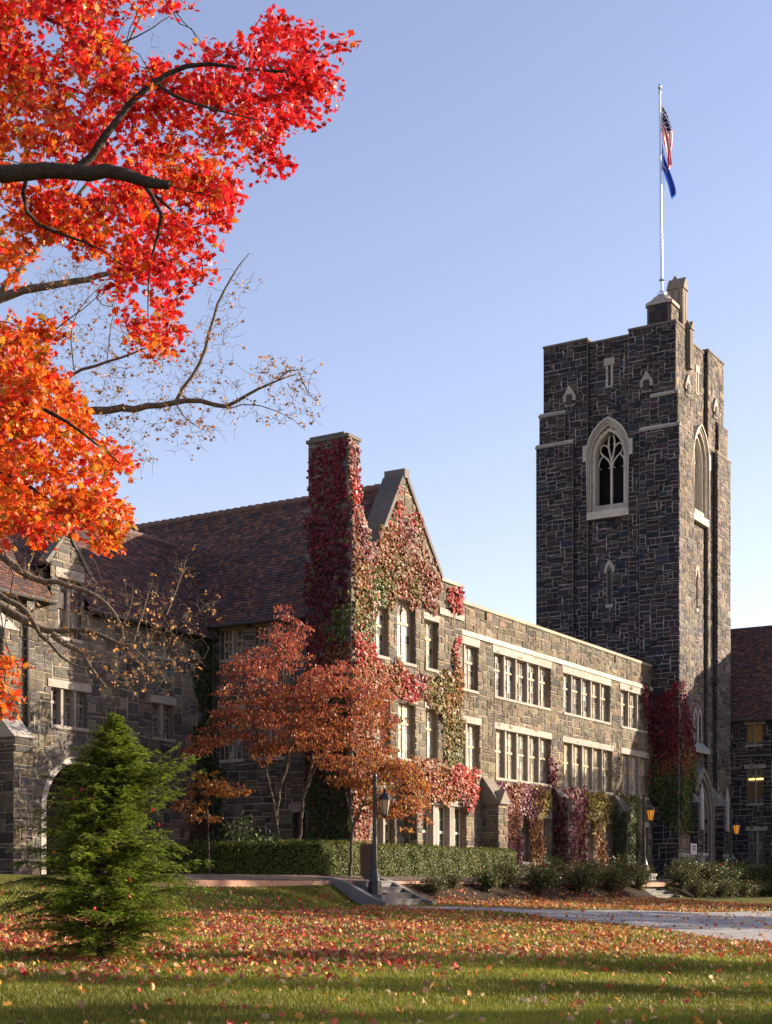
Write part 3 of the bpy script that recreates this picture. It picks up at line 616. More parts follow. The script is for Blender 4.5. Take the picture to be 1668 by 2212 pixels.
mb = MB(); tiles(mb, (29.75, -14, 11.0), (29.75, 6.6, 11.0), (34, -14, 16.95), (34, 6.6, 16.95)); mb.prism([(29.8, -13.95, 10.9), (38.2, -13.95, 10.9), (38.2, -13.95, 11.05), (34, -13.95, 16.88)], (0, 20.5, 0), 0, (.06, .04, .04)); mb.build('roof', M['tile'], Fb)
mb = MB(); mb.tube([(29.68, -14, 10.95), (29.68, 6, 10.95)], .08, 8); mb.tube([(29.88, -1.75, 10.9), (29.88, -1.75, 9)], .06, 8); mb.build('gutter', M['lead'], Fb)
for b in (-3.02, -2.6): mb = MB(); mb.box((30.15, b, 7.62), (30.17, b + .4, 7.7)); mb.build('lit_lamp', M['tube'], Fb)
for b, z0, z1, c in ((-3.03, 9.75, 10.7, (.3, .17, .05)), (-2.55, 9.75, 10.7, (.28, .16, .045)), (-3.06, 6.6, 7.5, (.13, .085, .03)), (-2.6, 6.6, 7.5, (.14, .09, .03))): mb = MB(); mb.box((30.172, b, z0), (30.178, b + .43, z1), 0, c); mb.build('blind', M['wood'], Fb)

A = thing('arched_building', 'stone building on the left with an arched doorway, wall dormer and red tile roof', 'building', (-17, 7, 1.9))
FA = 4.9; mb = MB(); aw = [(-17.76, -16.08, 6.72, 7.93), (-12.92, -11.74, 6.74, 7.95), (-12.65, -11.75, 9.56, 10.42), (-17.46, -16.36, 9.55, 11.45), (-23.6, -22.2, 6.72, 7.93)]
DC = -17.02
def amask(t, z):
    d = np.abs(t - DC); wall = z < np.where(d < .82, 12.85 - 1.25 * np.maximum(d - .05, 0), 10.6)
    ar = (np.abs(t + 16.5) < 1.52) & ((z < 4.1) | ((t + 16.5) ** 2 + (z - 4.1) ** 2 < 1.52 ** 2)); return wall & ~ar
ashlar(mb, '-b', FA, -26, -9.6, 1.6, 12.9, [hole(*w) for w in aw], amask, PAL_WING * 1.1, MORT_H, .13)
solid(mb, (-26, FA + 1.6, 1.6), (-9.7, 11, 10.5)); solid(mb, (-26, FA + .36, 1.6), (-18.05, FA + 1.6, 10.4)); solid(mb, (-14.95, FA + .36, 1.6), (-9.7, FA + 1.6, 10.4)); solid(mb, (-18.05, FA + .36, 5.8), (-14.95, FA + 1.6, 10.4), (.02, .018, .016))
solid(mb, (DC - .78, FA + .3, 10.4), (DC + .78, FA + 1.2, 11.6), (.08, .07, .06))
th_ = np.linspace(0, math.pi, 17)
for k in range(16):                          # dressed arch ring, then rough voussoirs round it
    for r0, r1, c, o in ((1.5, 1.72, (.36, .33, .29), .05), (1.74, 2.35, None, .03)):
        if c is None and k % 2: continue
        t1 = th_[k + 1] if c is not None else th_[k + 2] - .03
        q = [(-16.5 - r * math.cos(t), 4.1 + r * math.sin(t)) for r, t in ((r0, th_[k]), (r1, th_[k]), (r1, t1), (r0, t1))]
        p = [PT('-b', x, z, FA, o) for x, z in q]; mb.prism(p, (0, .5 if c is not None else .02, 0), 2 if c is not None else 0, shade(c if c is not None else (.13, .115, .1)))
for s_ in (-1, 1): blocks(mb, '-b', FA, *sorted((-16.5 + s_ * 1.5, -16.5 + s_ * 1.72)), 1.6, 4.1, -.45, .05, 1, 2, (.34, .31, .27))
mb.build('wall', STONE, A)
window(A, '-b', FA, *aw[0], 3, .25, blind=.02, lw=.14, pal=(.2, .16, .12), rows=(2, 3)); window(A, '-b', FA, *aw[1], 2, .25, blind=.02, pal=(.2, .16, .12), lw=.1); window(A, '-b', FA, *aw[2], 2, 0, blind=.02, pal=(.2, .16, .12))
window(A, '-b', FA, *aw[3], 2, .3, blind=.5, pal=(.3, .25, .2), lw=.1); window(A, '-b', FA, *aw[4], 2, .25, pal=(.2, .16, .12))
mb = MB(); P0 = 4.62
for l, r_, b0 in ((-26, DC - .84, P0), (DC + .84, -8.2, P0), (DC - .84, DC + .84, 5.55)): z0 = 10.58 + (b0 - P0) * 1.268; tiles(mb, (l, b0, z0), (r_, b0, z0), (l, 7.75, 14.55), (r_, 7.75, 14.55))
mb.prism([(-26, 5.02, 10.5), (-26, 11, 10.5), (-26, 7.75, 14.48), (-26, 5.02, 11.0)], (17.8, 0, 0), 0, (.06, .04, .04))
for l, r_ in ((-26, DC - .86), (DC + .86, -9.7)): mb.box((l, P0 + .04, 10.46), (r_, 5.05, 10.55), 0, (.05, .04, .035))
for k in range(50): mb.tube([(-26 + k * .354, 7.75, 14.54), (-26 + k * .354 + .37, 7.75, 14.55)], [.11, .13], 8, 0, shade((.13, .08, .065), .25))
for s_ in (-1, 1): tiles(mb, *((( DC + s_ * .95, FA + .1, 11.75), (DC + s_ * .95, FA + 3, 11.75)) if s_ > 0 else ((DC - .95, FA + 3, 11.75), (DC - .95, FA + .1, 11.75))), *(((DC, FA + .1, 12.9), (DC, FA + 3, 12.9)) if s_ > 0 else ((DC, FA + 3, 12.9), (DC, FA + .1, 12.9))))
mb.build('roof', M['tile'], A)
mb = MB()
for s_ in (-1, 1):
    p, q = np.array((DC + s_ * .9, 11.78)), np.array((DC, 12.92)); n = np.array((s_ * .78, .62))
    mb.prism([(x, FA - .07, z) for x, z in (p, q, q + n * .16 * np.array((0, 1.3)), p + n * .14)], (0, .4, 0), 0, (.15, .135, .12))
mb.build('coping', M['lime'], A)
mb = MB(); mb.tube([(DC + .86, P0 - .06, 10.52), (-9.9, P0 - .06, 10.52)], .07, 8); mb.build('gutter', M['lead'], A); mb = MB(); mb.tube([(-26, P0 - .06, 10.52), (DC - .86, P0 - .06, 10.52)], .07, 8); mb.tube([(-18.86, FA - .1, 10.4), (-18.86, FA - .1, 1.8)], .065, 8); mb.box((-19.02, FA - .24, 10.1), (-18.7, FA - .02, 10.4)); mb.build('gutter', M['lead'], A)
mb = MB()
ashlar(mb, '-b', 3.6, -20.6, -19.85, 1.6, 6.05, (), None, PAL_WING * .9, MORT_H); ashlar(mb, '-a', -20.6, 3.6, 4.9, 1.6, 6.05, (), None, PAL_WING * .8, MORT); solid(mb, (-20.57, 3.63, 1.6), (-19.88, 4.9, 6.04))
mb.prism([(-20.64, 3.54, 6.05), (-20.64, 4.2, 6.05), (-20.64, 4.2, 6.6), (-20.64, 4.1, 6.6)], (.83, 0, 0), 2, (.36, .33, .29))
ashlar(mb, '-b', 4.15, -20.5, -19.9, 6.05, 9.3, (), None, PAL_WING, MORT_H); ashlar(mb, '-a', -20.5, 4.15, 4.9, 6.05, 9.3, (), None, PAL_WING * .8, MORT); solid(mb, (-20.47, 4.18, 6.0), (-19.93, 4.9, 9.29))
mb.prism([(-20.54, 4.1, 9.3), (-20.54, 4.9, 9.3), (-20.54, 4.9, 9.95)], (.68, 0, 0), 2, (.36, .33, .29)); mb.build('buttress', STONE, A)

# ---------------------------------------------------------------- ground, paths, steps
def grid_sheet(name, xs, ys, mat_, lift=0., inside=None, kind='structure', c=(1, 1, 1), frame_ab=False, cols=None):
    X, Y = np.meshgrid(xs, ys, indexing='ij')
    if frame_ab: W = ab_arr(np.stack([X, Y, X * 0], -1).reshape(-1, 3)); WX, WY = W[:, 0].reshape(X.shape), W[:, 1].reshape(X.shape)
    else: WX, WY = X, Y
    Z = gz(WX, WY) + lift; n, m = X.shape
    i, j = np.meshgrid(np.arange(n - 1), np.arange(m - 1), indexing='ij'); i = i.ravel(); j = j.ravel()
    f = np.stack([i * m + j, (i + 1) * m + j, (i + 1) * m + j + 1, i * m + j + 1], 1)
    if inside is not None:
        cx = (X[:-1, :-1] + X[1:, 1:]).ravel() / 2; cy = (Y[:-1, :-1] + Y[1:, 1:]).ravel() / 2; f = f[inside(cx, cy)]
    mb = MB(); mb.add(np.stack([WX, WY, Z], -1).reshape(-1, 3), f, 0, c if cols is None else cols(len(f)))
    return tag(mb.build(name, mat_, smooth=True), kind=kind)
gl = np.concatenate([-np.geomspace(40, 900, 14)[::-1], np.arange(-38, -8, .6), np.arange(-8, 16, .25), np.arange(16, 60, .6), np.geomspace(61, 900, 14)])
gl2 = np.concatenate([[-60, -30, -15], np.arange(-10, 38, .5), np.arange(38, 72, .25), np.arange(72, 92, .6), np.geomspace(93, 1200, 14)])
grid_sheet('lawn', gl, gl2, M['lawn'])
# concrete walk: a band that widens to the right edge of the photo
PF = [(-15.5, -6.2), (-13.4, -7.1), (-11.8, -9.3), (-8, -11.1), (-4.2, -12.6), (.8, -12.8), (8, -12.6), (30, -12.6)]
PN = [(-15.6, -6.25), (-15.2, -10.3), (-17.4, -13.0), (-17.6, -14.4), (-19.2, -16.4), (-21.3, -18.1), (-22.5, -19.6), (-27, -27)]
def strip(name, A_, B_, mat_, lift, n=120, mlat=10):
    def rs(P, t):
        P = np.array(P, float); d = np.r_[0, np.cumsum(np.linalg.norm(np.diff(P, axis=0), axis=1))]; d /= d[-1]
        return np.stack([np.interp(t, d, P[:, 0]), np.interp(t, d, P[:, 1])], -1)
    t = np.linspace(0, 1, n); a, b = rs(A_, t), rs(B_, t); s = np.linspace(0, 1, mlat)
    Q = a[:, None] * (1 - s)[None, :, None] + b[:, None] * s[None, :, None]
    W = ab_arr(np.concatenate([Q, Q[..., :1] * 0], -1).reshape(-1, 3)); W[:, 2] = gz(W[:, 0], W[:, 1]) + lift
    i, j = np.meshgrid(np.arange(n - 1), np.arange(mlat - 1), indexing='ij'); i = i.ravel(); j = j.ravel()
    mb = MB(); mb.add(W, np.stack([i * mlat + j, (i + 1) * mlat + j, (i + 1) * mlat + j + 1, i * mlat + j + 1], 1)); return tag(mb.build(name, mat_, smooth=True), kind='structure')
def path_inside(X, Y):                         # True on the concrete walk
    a = (X - H0[0]) * U[0] + (Y - H0[1]) * U[1]; b = (X - H0[0]) * V[0] + (Y - H0[1]) * V[1]
    poly = np.array(PF + PN[::-1]); ins = np.zeros(np.shape(a), bool); j = len(poly) - 1
    for i in range(len(poly)):
        (x0, y0), (x1, y1) = poly[i], poly[j]; c = ((y0 > b) != (y1 > b)) & (a < (x1 - x0) * (b - y0) / (y1 - y0 + 1e-12) + x0); ins ^= c; j = i
    return ins
strip('concrete_path', PF, PN, mat('path_concrete', (.29, .275, .265), .9, .25, 2.2, .35, 40, .2, stain=.3), .03)
# brick walk along the hedge and the planting bed on the bank
mb = MB()
for r, b in enumerate(np.arange(-4.15, -2.85, .115)):
    a = np.arange(-24, 30, .225) + .11 * (r % 2); n = len(a)
    P = np.stack([np.stack([a, a * 0 + b, a * 0], -1), np.stack([a + .215, a * 0 + b, a * 0], -1), np.stack([a + .215, a * 0 + b + .106, a * 0], -1), np.stack([a, a * 0 + b + .106, a * 0], -1)], 1).reshape(-1, 3)
    P[:, 2] = 1.80 + (P[:, 1] + 4.15) * .12 + np.repeat(rng.uniform(0, .006, n), 4)
    mb.add(ab_arr(P), np.arange(4 * n).reshape(-1, 4), 0, np.array((.15, .108, .085)) * rng.uniform(.7, 1.25, (n, 1)))
mb.add(ab_arr([(-24, -4.2, 1.6), (30, -4.2, 1.6), (30, -4.2, 1.79), (-24, -4.2, 1.79)]), [0, 1, 2, 3], 0, (.33, .2, .14)); mb.add(ab_arr([(-24, -4.2, 1.79), (30, -4.2, 1.79), (30, -2.8, 1.95), (-24, -2.8, 1.95)]), [0, 1, 2, 3], 0, (.15, .1, .08))
tag(mb.build('brick_walk', M['brick']), kind='structure')
grid_sheet('planting_bed', np.arange(-12.4, 32, .4), np.arange(-6.2, -4.15, .12), M['soil'], .02, lambda a, b: (a > -12.4) & (b > -5.95) & ((a < 8.7) | (a > 11.9)), frame_ab=True)

def steps(name, label, a0, a1, b_top, b_bot, z_top, z_bot, n, cheeks):
    t = thing(name, label, 'steps', ((a0 + a1) / 2, b_bot, z_bot)); run = (b_top - b_bot) / n; rise = (z_top - z_bot) / n
    for k in range(n):
        mb = MB(); b = b_bot + k * run; mb.box((a0, b, z_bot - .4), (a1, b + run + .02 if k < n - 1 else b_top + .5, z_bot + (k + 1) * rise), 0); mb.box((a0, b - .025, z_bot + (k + 1) * rise - .05), (a1, b + .01, z_bot + (k + 1) * rise + .003), 0)
        mb.build('step', M['concrete'], t)
    for ca, w in cheeks:
        mb = MB(); s = np.linspace(0, 1, 10); bb = b_top + .6 + (b_bot - .35 - b_top - .6) * s; zz = z_top + .1 - (z_top - z_bot) * sstep(s, .15, 1.05)
        top = np.stack([bb * 0 + ca, bb, zz], -1); bot = top.copy(); bot[:, 2] = z_bot - .5
        P = np.vstack([top, bot[::-1]]); mb.prism(P, (w, 0, 0)); mb.build('cheek_wall', M['concrete'], t)
    return t
steps('concrete_steps', 'short flight of leaf-strewn concrete steps beside the nearest lamp post', -14.25, -12.75, -4.3, -5.75, 1.8, 1.06, 4, [(-15.45, .25), (-12.75, .25)])
steps('concrete_steps', 'wider concrete steps with sloping side walls below the second lamp, near the tower', 8.8, 11.5, -2.9, -4.7, 1.95, 1.08, 5, [(11.5, .28), (8.5, .28)])
mb = MB(); mb.box((-.6, -.6, -.5), (.6, .6, 0)); 
for a, b, z, lab in ((12.3, -3.0, 2.2, 'low pale stone plinth under the second lamp post, right of the far steps'), (9.0, -3.0, 2.2, 'low pale stone block left of the far steps, half hidden by bushes')):
    mb = MB(); mb.box((a - .42, b - .42, 1.3), (a + .42, b + .42, z - .1), 0); mb.box((a - .48, b - .48, z - .1), (a + .48, b + .48, z), 0); tag(mb.build('stone_plinth', mat('pale_concrete', (.5, .46, .4), .9, .2, 4, .2, 30), frame='ab', origin=(a, b, 1.3)), lab, 'plinth')
mb = MB(); mb.box((-15.2, -5.8, .5), (-14.3, -5.0, 1.38)); tag(mb.build('stone_plinth', M['concrete'], frame='ab', origin=(-14.75, -5.4, .9)), 'grey concrete block under the nearest lamp post', 'plinth')

# ---------------------------------------------------------------- lamp posts
def lathe(mb, prof, k=12, m=0, c=(1, 1, 1), at_=(0, 0), sq=None, rot=0):
    th = np.arange(k) * 2 * math.pi / k + rot
    v = np.array([[(at_[0] + r * math.cos(t), at_[1] + r * math.sin(t), z) for t in th] for r, z in prof]).reshape(-1, 3)
    i = (np.arange(len(prof) - 1) * k)[:, None]; j = np.arange(k)[None]; j2 = (j + 1) % k
    mb.add(v, np.stack([i + j, i + j2, i + k + j2, i + k + j], -1).reshape(-1, 4), m, c); mb.add(v[-k:], np.arange(k), m, c); mb.add(v[:k], np.arange(k)[::-1], m, c)
def lamp(label, pos, H, glass):
    t = thing('lamp_post', label, 'lamp post', pos, 'w', 'black lamp posts along the terrace'); s = H / 3.65; x, y, z = pos
    mb = MB(); o = lambda P: [(r * s, z + h * s) for r, h in P]
    lathe(mb, o([(.23, 0), (.23, .08), (.215, .1), (.215, .36), (.18, .4)]), 8, at_=(x, y), rot=math.pi / 8)
    lathe(mb, o([(.17, .4), (.15, .48), (.115, .62), (.09, .78), (.1, .8), (.1, .84), (.08, .86), (.082, 1.0), (.07, 1.75), (.088, 1.77), (.088, 1.82), (.066, 1.84), (.06, 3.12), (.08, 3.15), (.08, 3.2), (.058, 3.23), (.058, 3.38), (.085, 3.4), (.085, 3.44), (.05, 3.47), (.065, 3.53), (.06, 3.59), (.03, 3.64), (.004, 3.66)]), 14, at_=(x, y))
    mb.build('post', M['iron'], t, smooth=False)
    lx = x + .3 * s; mb = MB()
    for dz in (2.98, 2.42): mb.tube([(x, y, z + dz * s), (lx, y, z + dz * s)], .016 * s, 6)
    mb.tube([(x, y, z + 3.12 * s), (x + .16 * s, y, z + 3.2 * s), (lx, y, z + 3.1 * s), (lx, y, z + 3.0 * s)], .014 * s, 6); mb.build('bracket', M['iron'], t)
    mb = MB(); lathe(mb, o([(.2, 2.84), (.205, 2.87), (.13, 2.98), (.05, 3.04), (.035, 3.07), (.05, 3.1), (.03, 3.13), (.003, 3.18)]), 6, at_=(lx, y)); lathe(mb, o([(.02, 2.3), (.06, 2.34), (.1, 2.36), (.1, 2.39)]), 6, at_=(lx, y))
    for k in range(6):
        a = k * math.pi / 3; mb.tube([(lx + .1 * s * math.cos(a), y + .1 * s * math.sin(a), z + 2.38 * s), (lx + .185 * s * math.cos(a), y + .185 * s * math.sin(a), z + 2.86 * s)], .013 * s, 5)
    ln = mb.build('lantern', M['iron'], t); ORG[ln.name] = ORG[t.name]
    mb = MB(); lathe(mb, o([(.09, 2.39), (.172, 2.85)]), 6, at_=(lx, y)); mb.build('lantern_glass', glass, ln)
p = ab(-14.75, -5.4); lamp('nearest black lamp post with cream lantern, in front of the hedge by the near steps', (-.33, 44.0, 1.38), 3.63, M['milk'])
p = ab(12.3, -3.0); lamp('black lamp post with amber lantern on the plinth by the far steps', (p[0], p[1], 2.2), 3.75, M['amber'])
p = ab(24.6, -3.0); lamp('farthest black lamp post with amber lantern, in front of the tower portal', (p[0], p[1], 1.93), 3.75, M['amber'])
# litter bin behind the nearest lamp
p = ab(-14.1, -3.6); p = at(793, 1877, 46.3); t = thing('litter_bin', 'brown slatted wooden litter bin behind the nearest lamp post', 'bin', (p[0], p[1], 1.86), 'w')
mb = MB(); mb.box((p[0] - .17, p[1] - .17, 1.9), (p[0] + .17, p[1] + .17, 2.9)); mb.box((p[0] - .1, p[1] - .1, 1.7), (p[0] + .1, p[1] + .1, 1.9)); mb.build('liner', M['iron'], t)
mb = MB()
for k in range(4):
    for sx in (-1, 1):
        c = -.165 + k * .11; mb.box((p[0] + c - .045, p[1] + sx * .2 - .012, 1.98), (p[0] + c + .045, p[1] + sx * .2 + .012, 2.95)); mb.box((p[0] + sx * .2 - .012, p[1] + c - .045, 1.98), (p[0] + sx * .2 + .012, p[1] + c + .045, 2.95))
mb.build('slat', M['slat'], t)
# notice board by the tower's foot
q = ab(20.3, -2.5); t = thing('notice_board', 'small white notice board with dark lines of text at the foot of the tower', 'sign', (20.3, -2.5, 1.95))
mb = MB(); mb.box((19.95, -2.5, 3.22), (20.75, -2.46, 3.78), 0, (.62, .6, .62))
for k, (z, w, h) in enumerate(((3.62, .56, .07), (3.52, .5, .06), (3.42, .54, .06))):
    for i in range(6): x = 20.35 - w / 2 + i * w / 6; mb.box((x, -2.506, z), (x + w / 7.5, -2.5, z + h), 0, (.05, .05, .09))
for i in range(3): mb.box((20.1 + i * .19, -2.506, 3.28), (20.17 + i * .19, -2.5, 3.34), 0, (.06, .06, .1))
mb.build('board', M['sign'], t); mb = MB()
for x in (20.05, 20.65): mb.box((x - .03, -2.45, 1.9), (x + .03, -2.4, 3.75), 0, (.2, .2, .2))
mb.build('leg', M['sign'], t)

# ---------------------------------------------------------------- flagpole and flags
fp = ab(21.9, -.18, 32.66); t = thing('flagpole', 'tall silver flagpole with ball finial on the tower turret', 'flagpole', tuple(fp), 'w')
PH = 10.7; lean = np.array([-.12, 0, 0])
mb = MB(); mb.tube([fp, fp + lean * .5 + (0, 0, PH * .5), fp + lean + (0, 0, PH)], [.085, .075, .05], 12); mb.build('pole', M['steel'], t, smooth=True)
mb = MB(); lathe(mb, [(.25, fp[2]), (.25, fp[2] + .1), (.14, fp[2] + .2), (.12, fp[2] + .25)], 10, at_=fp[:2]); lathe(mb, [(.12, fp[2] + .75), (.16, fp[2] + .8), (.12, fp[2] + .9)], 10, at_=fp[:2]); mb.build('base_collar', M['steel'], t)
tp = fp + lean + (0, 0, PH); mb = MB(); lathe(mb, [(.05, tp[2] - .1), (.1, tp[2] - .02), (.1, tp[2] + .04), (.03, tp[2] + .1), (.03, tp[2] + .17)] + [(.12 * math.sin(a), tp[2] + .28 - .12 * math.cos(a)) for a in np.linspace(.25, 3.1, 9)], 12, at_=tp[:2]); mb.build('finial', M['steel'], t, smooth=True)
mb = MB(); mb.tube([fp + (.2, -.1, 1.2), fp + (.16, -.1, 3), tp + (.09, -.05, -.2)], .012, 4, 0, (.5, .5, .5)); mb.build('halyard', M['cloth'], t)
def flag(name, label, top, bot, colf, zt, nu=60, nv=26, fold=.13):
    x0 = tp[0] + .05; u = np.linspace(0, 1, nu + 1); v = np.linspace(0, 1, nv + 1)
    def crv(P):
        P = np.array(P, float); d = np.linspace(0, 1, len(P)); xs = np.interp(u, d, P[:, 0]); zs = np.interp(u, d, P[:, 1])
        k = np.ones(9) / 9; pad = lambda q: np.convolve(np.r_[[q[0]] * 4, q, [q[-1]] * 4], k, 'valid'); return pad(xs), pad(zs)
    (xa, za), (xb, zb) = crv(top), crv(bot); Um, Vm = np.meshgrid(u, v, indexing='ij')
    X = xa[:, None] * (1 - Vm) + xb[:, None] * Vm + .07 * np.sin(Vm * 9 + Um * 3) * Um; Z = za[:, None] * (1 - Vm) + zb[:, None] * Vm - .05 * np.sin(Vm * 7 + 2 * Um) * Um
    Y = fold * np.sin(Vm * 13 + Um * 4) * np.minimum(1, Um * 3 + .1) + .1 * np.sin(Um * 6)
    P = np.stack([x0 + X * 1.25, tp[1] + Y - .02, tp[2] + Z], -1).reshape(-1, 3); m = nv + 1
    i, j = np.meshgrid(np.arange(nu), np.arange(nv), indexing='ij'); i = i.ravel(); j = j.ravel()
    mb = MB(); mb.add(P, np.stack([i * m + j, (i + 1) * m + j, (i + 1) * m + j + 1, i * m + j + 1], 1), 0, colf((i + .5) / nu, (j + .5) / nv))
    return tag(mb.build(name, M['cloth'], frame='w', origin=(x0, tp[1], tp[2] + zt), smooth=True), label, 'flag')
def stars(u, v):
    c = np.where((np.floor(v * 13).astype(int) % 2 == 0)[:, None], (.62, .02, .04), (.85, .83, .82)); cn = (u < .4) & (v < 7 / 13)
    c[cn] = (.02, .025, .1); st = cn & ((np.floor(u / .4 * 12) + np.floor(v / .54 * 10)) % 2 == 0) & (np.floor(u / .4 * 24) % 2 == 0) & (np.floor(v / .54 * 14) % 2 == 0); c[st] = (.7, .7, .75); return c
flag('flag', 'red and white striped flag with starred blue corner, drooping from the pole top', [(0, -.62), (.28, -1.0), (.52, -1.9), (.48, -2.6), (.36, -3.3), (.42, -3.9)], [(.02, -2.0), (.1, -2.0), (.18, -2.5), (.26, -3.1), (.32, -3.6), (.4, -4.05)], stars, -.6)
flag('flag', 'plain bright blue flag hanging below the striped one', [(.05, -2.6), (.2, -3.3), (.34, -3.9), (.45, -4.4), (.62, -5.2), (.6, -5.45)], [(.05, -4.1), (.16, -4.1), (.24, -4.4), (.34, -4.8), (.44, -5.4), (.52, -5.6)], lambda u, v: np.where(((u < .35) & (v > .45) & (np.abs(v - .7) < .15))[:, None], (.4, .42, .6), np.where((u > .93)[:, None], (.08, .28, .62), (.02, .07, .42))), -2.6, fold=.1)

# ---------------------------------------------------------------- leaves, trees, vines
MAPLE = [(0, -.5), (.06, -.2), (.32, -.34), (.3, -.12), (.55, .02), (.36, .1), (.4, .34), (.18, .24), (0, .56), (-.18, .24), (-.4, .34), (-.36, .1), (-.55, .02), (-.3, -.12), (-.32, -.34), (-.06, -.2)]
OVAL = [(0, -.5), (.2, -.22), (.24, .06), (.12, .34), (0, .52), (-.12, .34), (-.24, .06), (-.2, -.22)]
IVY = [(0, -.4), (.28, -.42), (.48, -.02), (.24, .1), (0, .5), (-.24, .1), (-.48, -.02), (-.28, -.42)]
SMALL = [(0, -.5), (.26, 0), (0, .5), (-.26, 0)]
def inpoly(P, poly):
    poly = np.asarray(poly, float); x, y = P[:, 0], P[:, 1]; ins = np.zeros(len(P), bool); j = len(poly) - 1
    for i in range(len(poly)):
        (x0, y0), (x1, y1) = poly[i], poly[j]; ins ^= ((y0 > y) != (y1 > y)) & (x < (x1 - x0) * (y - y0) / (y1 - y0 + 1e-12) + x0); j = i
    return ins
def wob(P, s, amt, seed=0):                     # smooth wobble that makes an outline uneven
    a = P * s; return P + amt * np.stack([np.sin(a[:, 1] * 2.1 + seed) + .6 * np.sin(a[:, 0] * 3.7 + a[:, 1] * 1.3 + seed * 2) + .4 * np.sin(a[:, 1] * 7.1), np.sin(a[:, 0] * 2.3 + seed * 1.7) + .6 * np.sin(a[:, 1] * 4.1 - a[:, 0] + seed) + .4 * np.sin(a[:, 0] * 6.7)], -1)
def sample_poly(poly, n, ws=0, wa=0, seed=0):
    poly = np.asarray(poly, float); lo_, hi_ = poly.min(0), poly.max(0); out = []; got = 0
    while got < n:
        P = rng.uniform(lo_, hi_, (n * 2, 2)); P = P[inpoly(wob(P, ws, wa, seed) if wa else P, poly)]; out.append(P); got += len(P)
    return np.vstack(out)[:n]
def unit(n): v = rng.normal(size=(n, 3)); return v / np.linalg.norm(v, axis=1)[:, None]
def grow(limbs, tips, twig_r=(.011, .003), droop=.15, batch=30, k=4, bow=.14):
    """limbs: (points, radii) polylines; each tip gets a curved twig from the nearest wood. Returns MB of bark."""
    mb = MB(); nodes = []
    for P, R in limbs:
        P = np.asarray(P, float); d = np.r_[0, np.cumsum(np.linalg.norm(np.diff(P, axis=0), axis=1))]; n = max(6, int(d[-1] / .22)); s = np.linspace(0, d[-1], n)
        Q = np.stack([np.interp(s, d, P[:, q]) for q in range(3)], -1)
        if n > 6: ker = np.array([.25, .5, .25]); Q[1:-1] = Q[:-2] * .25 + Q[1:-1] * .5 + Q[2:] * .25
        r = np.interp(s, d, np.interp(np.linspace(0, 1, len(P)), np.linspace(0, 1, len(R)), R)); Q[1:-1] += rng.normal(size=(n - 2, 3)) * np.minimum(r[1:-1], .05)[:, None] * .35
        mb.tube(Q, r, 8 if r.max() > .03 else 5, 0, shade((1, 1, 1), .1)); nodes.append(Q)
    nodes = np.vstack(nodes); 
    if len(tips) == 0: return mb
    tips = np.asarray(tips); dmin = np.array([np.min(((nodes - t) ** 2).sum(1)) for t in tips]); tips = tips[np.argsort(dmin)]
    for s in range(0, len(tips), batch):
        T = tips[s:s + batch]; D = ((T[:, None] - nodes[None]) ** 2).sum(2); i = D.argmin(1); A0 = nodes[i]; L_ = np.sqrt(D[np.arange(len(T)), i])
        f = np.linspace(0, 1, k + 1)[None, :, None]; bowv = unit(len(T)) * bow * L_[:, None]; bowv[:, 2] += droop * L_
        P = A0[:, None] * (1 - f) + T[:, None] * f + (np.sin(f * math.pi)) * bowv[:, None] + rng.normal(size=(len(T), k + 1, 3)) * .03 * L_[:, None, None] * (f * (1 - f) * 4)
        r0 = np.clip(twig_r[1] + (twig_r[0] - twig_r[1]) * L_ / 1.2, twig_r[1], twig_r[0]); R = r0[:, None] * (1 - .65 * f[..., 0]) 
        mb.twigs(P, R, 4, 0, (1, 1, 1)); nodes = np.vstack([nodes, P[:, 1:].reshape(-1, 3)])
    return mb
def recol(mb, c):
    for k in mb.F: mb.F[k] = [(f, m, cc * np.array(c)) for f, m, cc in mb.F[k]]
    return mb
def pix(P, Y, r): return [at(x, y, Y + (dy[0] if dy else 0)) for x, y, *dy in P], r
def mixcol(pal, w, n, v=.15):
    pal = np.array(pal); i = rng.choice(len(pal), n, p=np.array(w) / np.sum(w)); return pal[i] * rng.uniform(1 - v, 1 + v, (n, 1)) * rng.uniform(.93, 1.07, (n, 3))
def tuft(tips, per, rad, size, tpl, colf, flat=.6, hang=.5, droop=.5, sz_v=.3):
    n = len(tips) * per; base = np.repeat(tips, per, 0); pos = base + unit(n) * rng.uniform(0, 1, (n, 1)) ** .5 * rad * np.array([1, 1, flat])
    nr = unit(n) + np.array([0, 0, .7]); up = unit(n) * .7 + np.array([0, 0, -hang * 1.6]) + (pos - base) * 1.2
    return pos, nr, up, size * rng.uniform(1 - sz_v, 1 + sz_v, n), tpl, colf(pos), droop

# red maple, trunk just outside the left edge
MY = 19.
t = thing('maple_tree', 'red and orange maple reaching in from the upper left corner', 'tree', (-8.2, MY, float(gz(-8.2, MY))), 'w')
PA = [(-60, -60), (240, -60), (400, -40), (405, 15), (310, 35), (240, 85), (300, 160), (380, 120), (450, 95), (520, 70), (545, 15), (580, 10), (640, 55), (700, 60), (757, 75), (735, 130), (722, 200), (712, 285), (650, 300), (655, 345), (620, 360), (580, 390), (548, 345), (520, 375), (512, 450), (470, 480), (475, 545), (455, 590), (400, 625), (385, 690), (408, 740), (398, 785), (330, 770), (280, 725), (262, 690), (215, 665), (195, 590), (172, 540), (130, 505), (70, 540), (40, 600), (0, 640), (-60, 640)]
PB = [(-60, 690), (60, 685), (135, 695), (135, 730), (100, 775), (150, 845), (200, 885), (190, 930), (230, 962), (285, 985), (285, 1040), (262, 1065), (270, 1130), (262, 1195), (222, 1215), (185, 1160), (130, 1140), (80, 1195), (40, 1140), (0, 1195), (-60, 1200)]
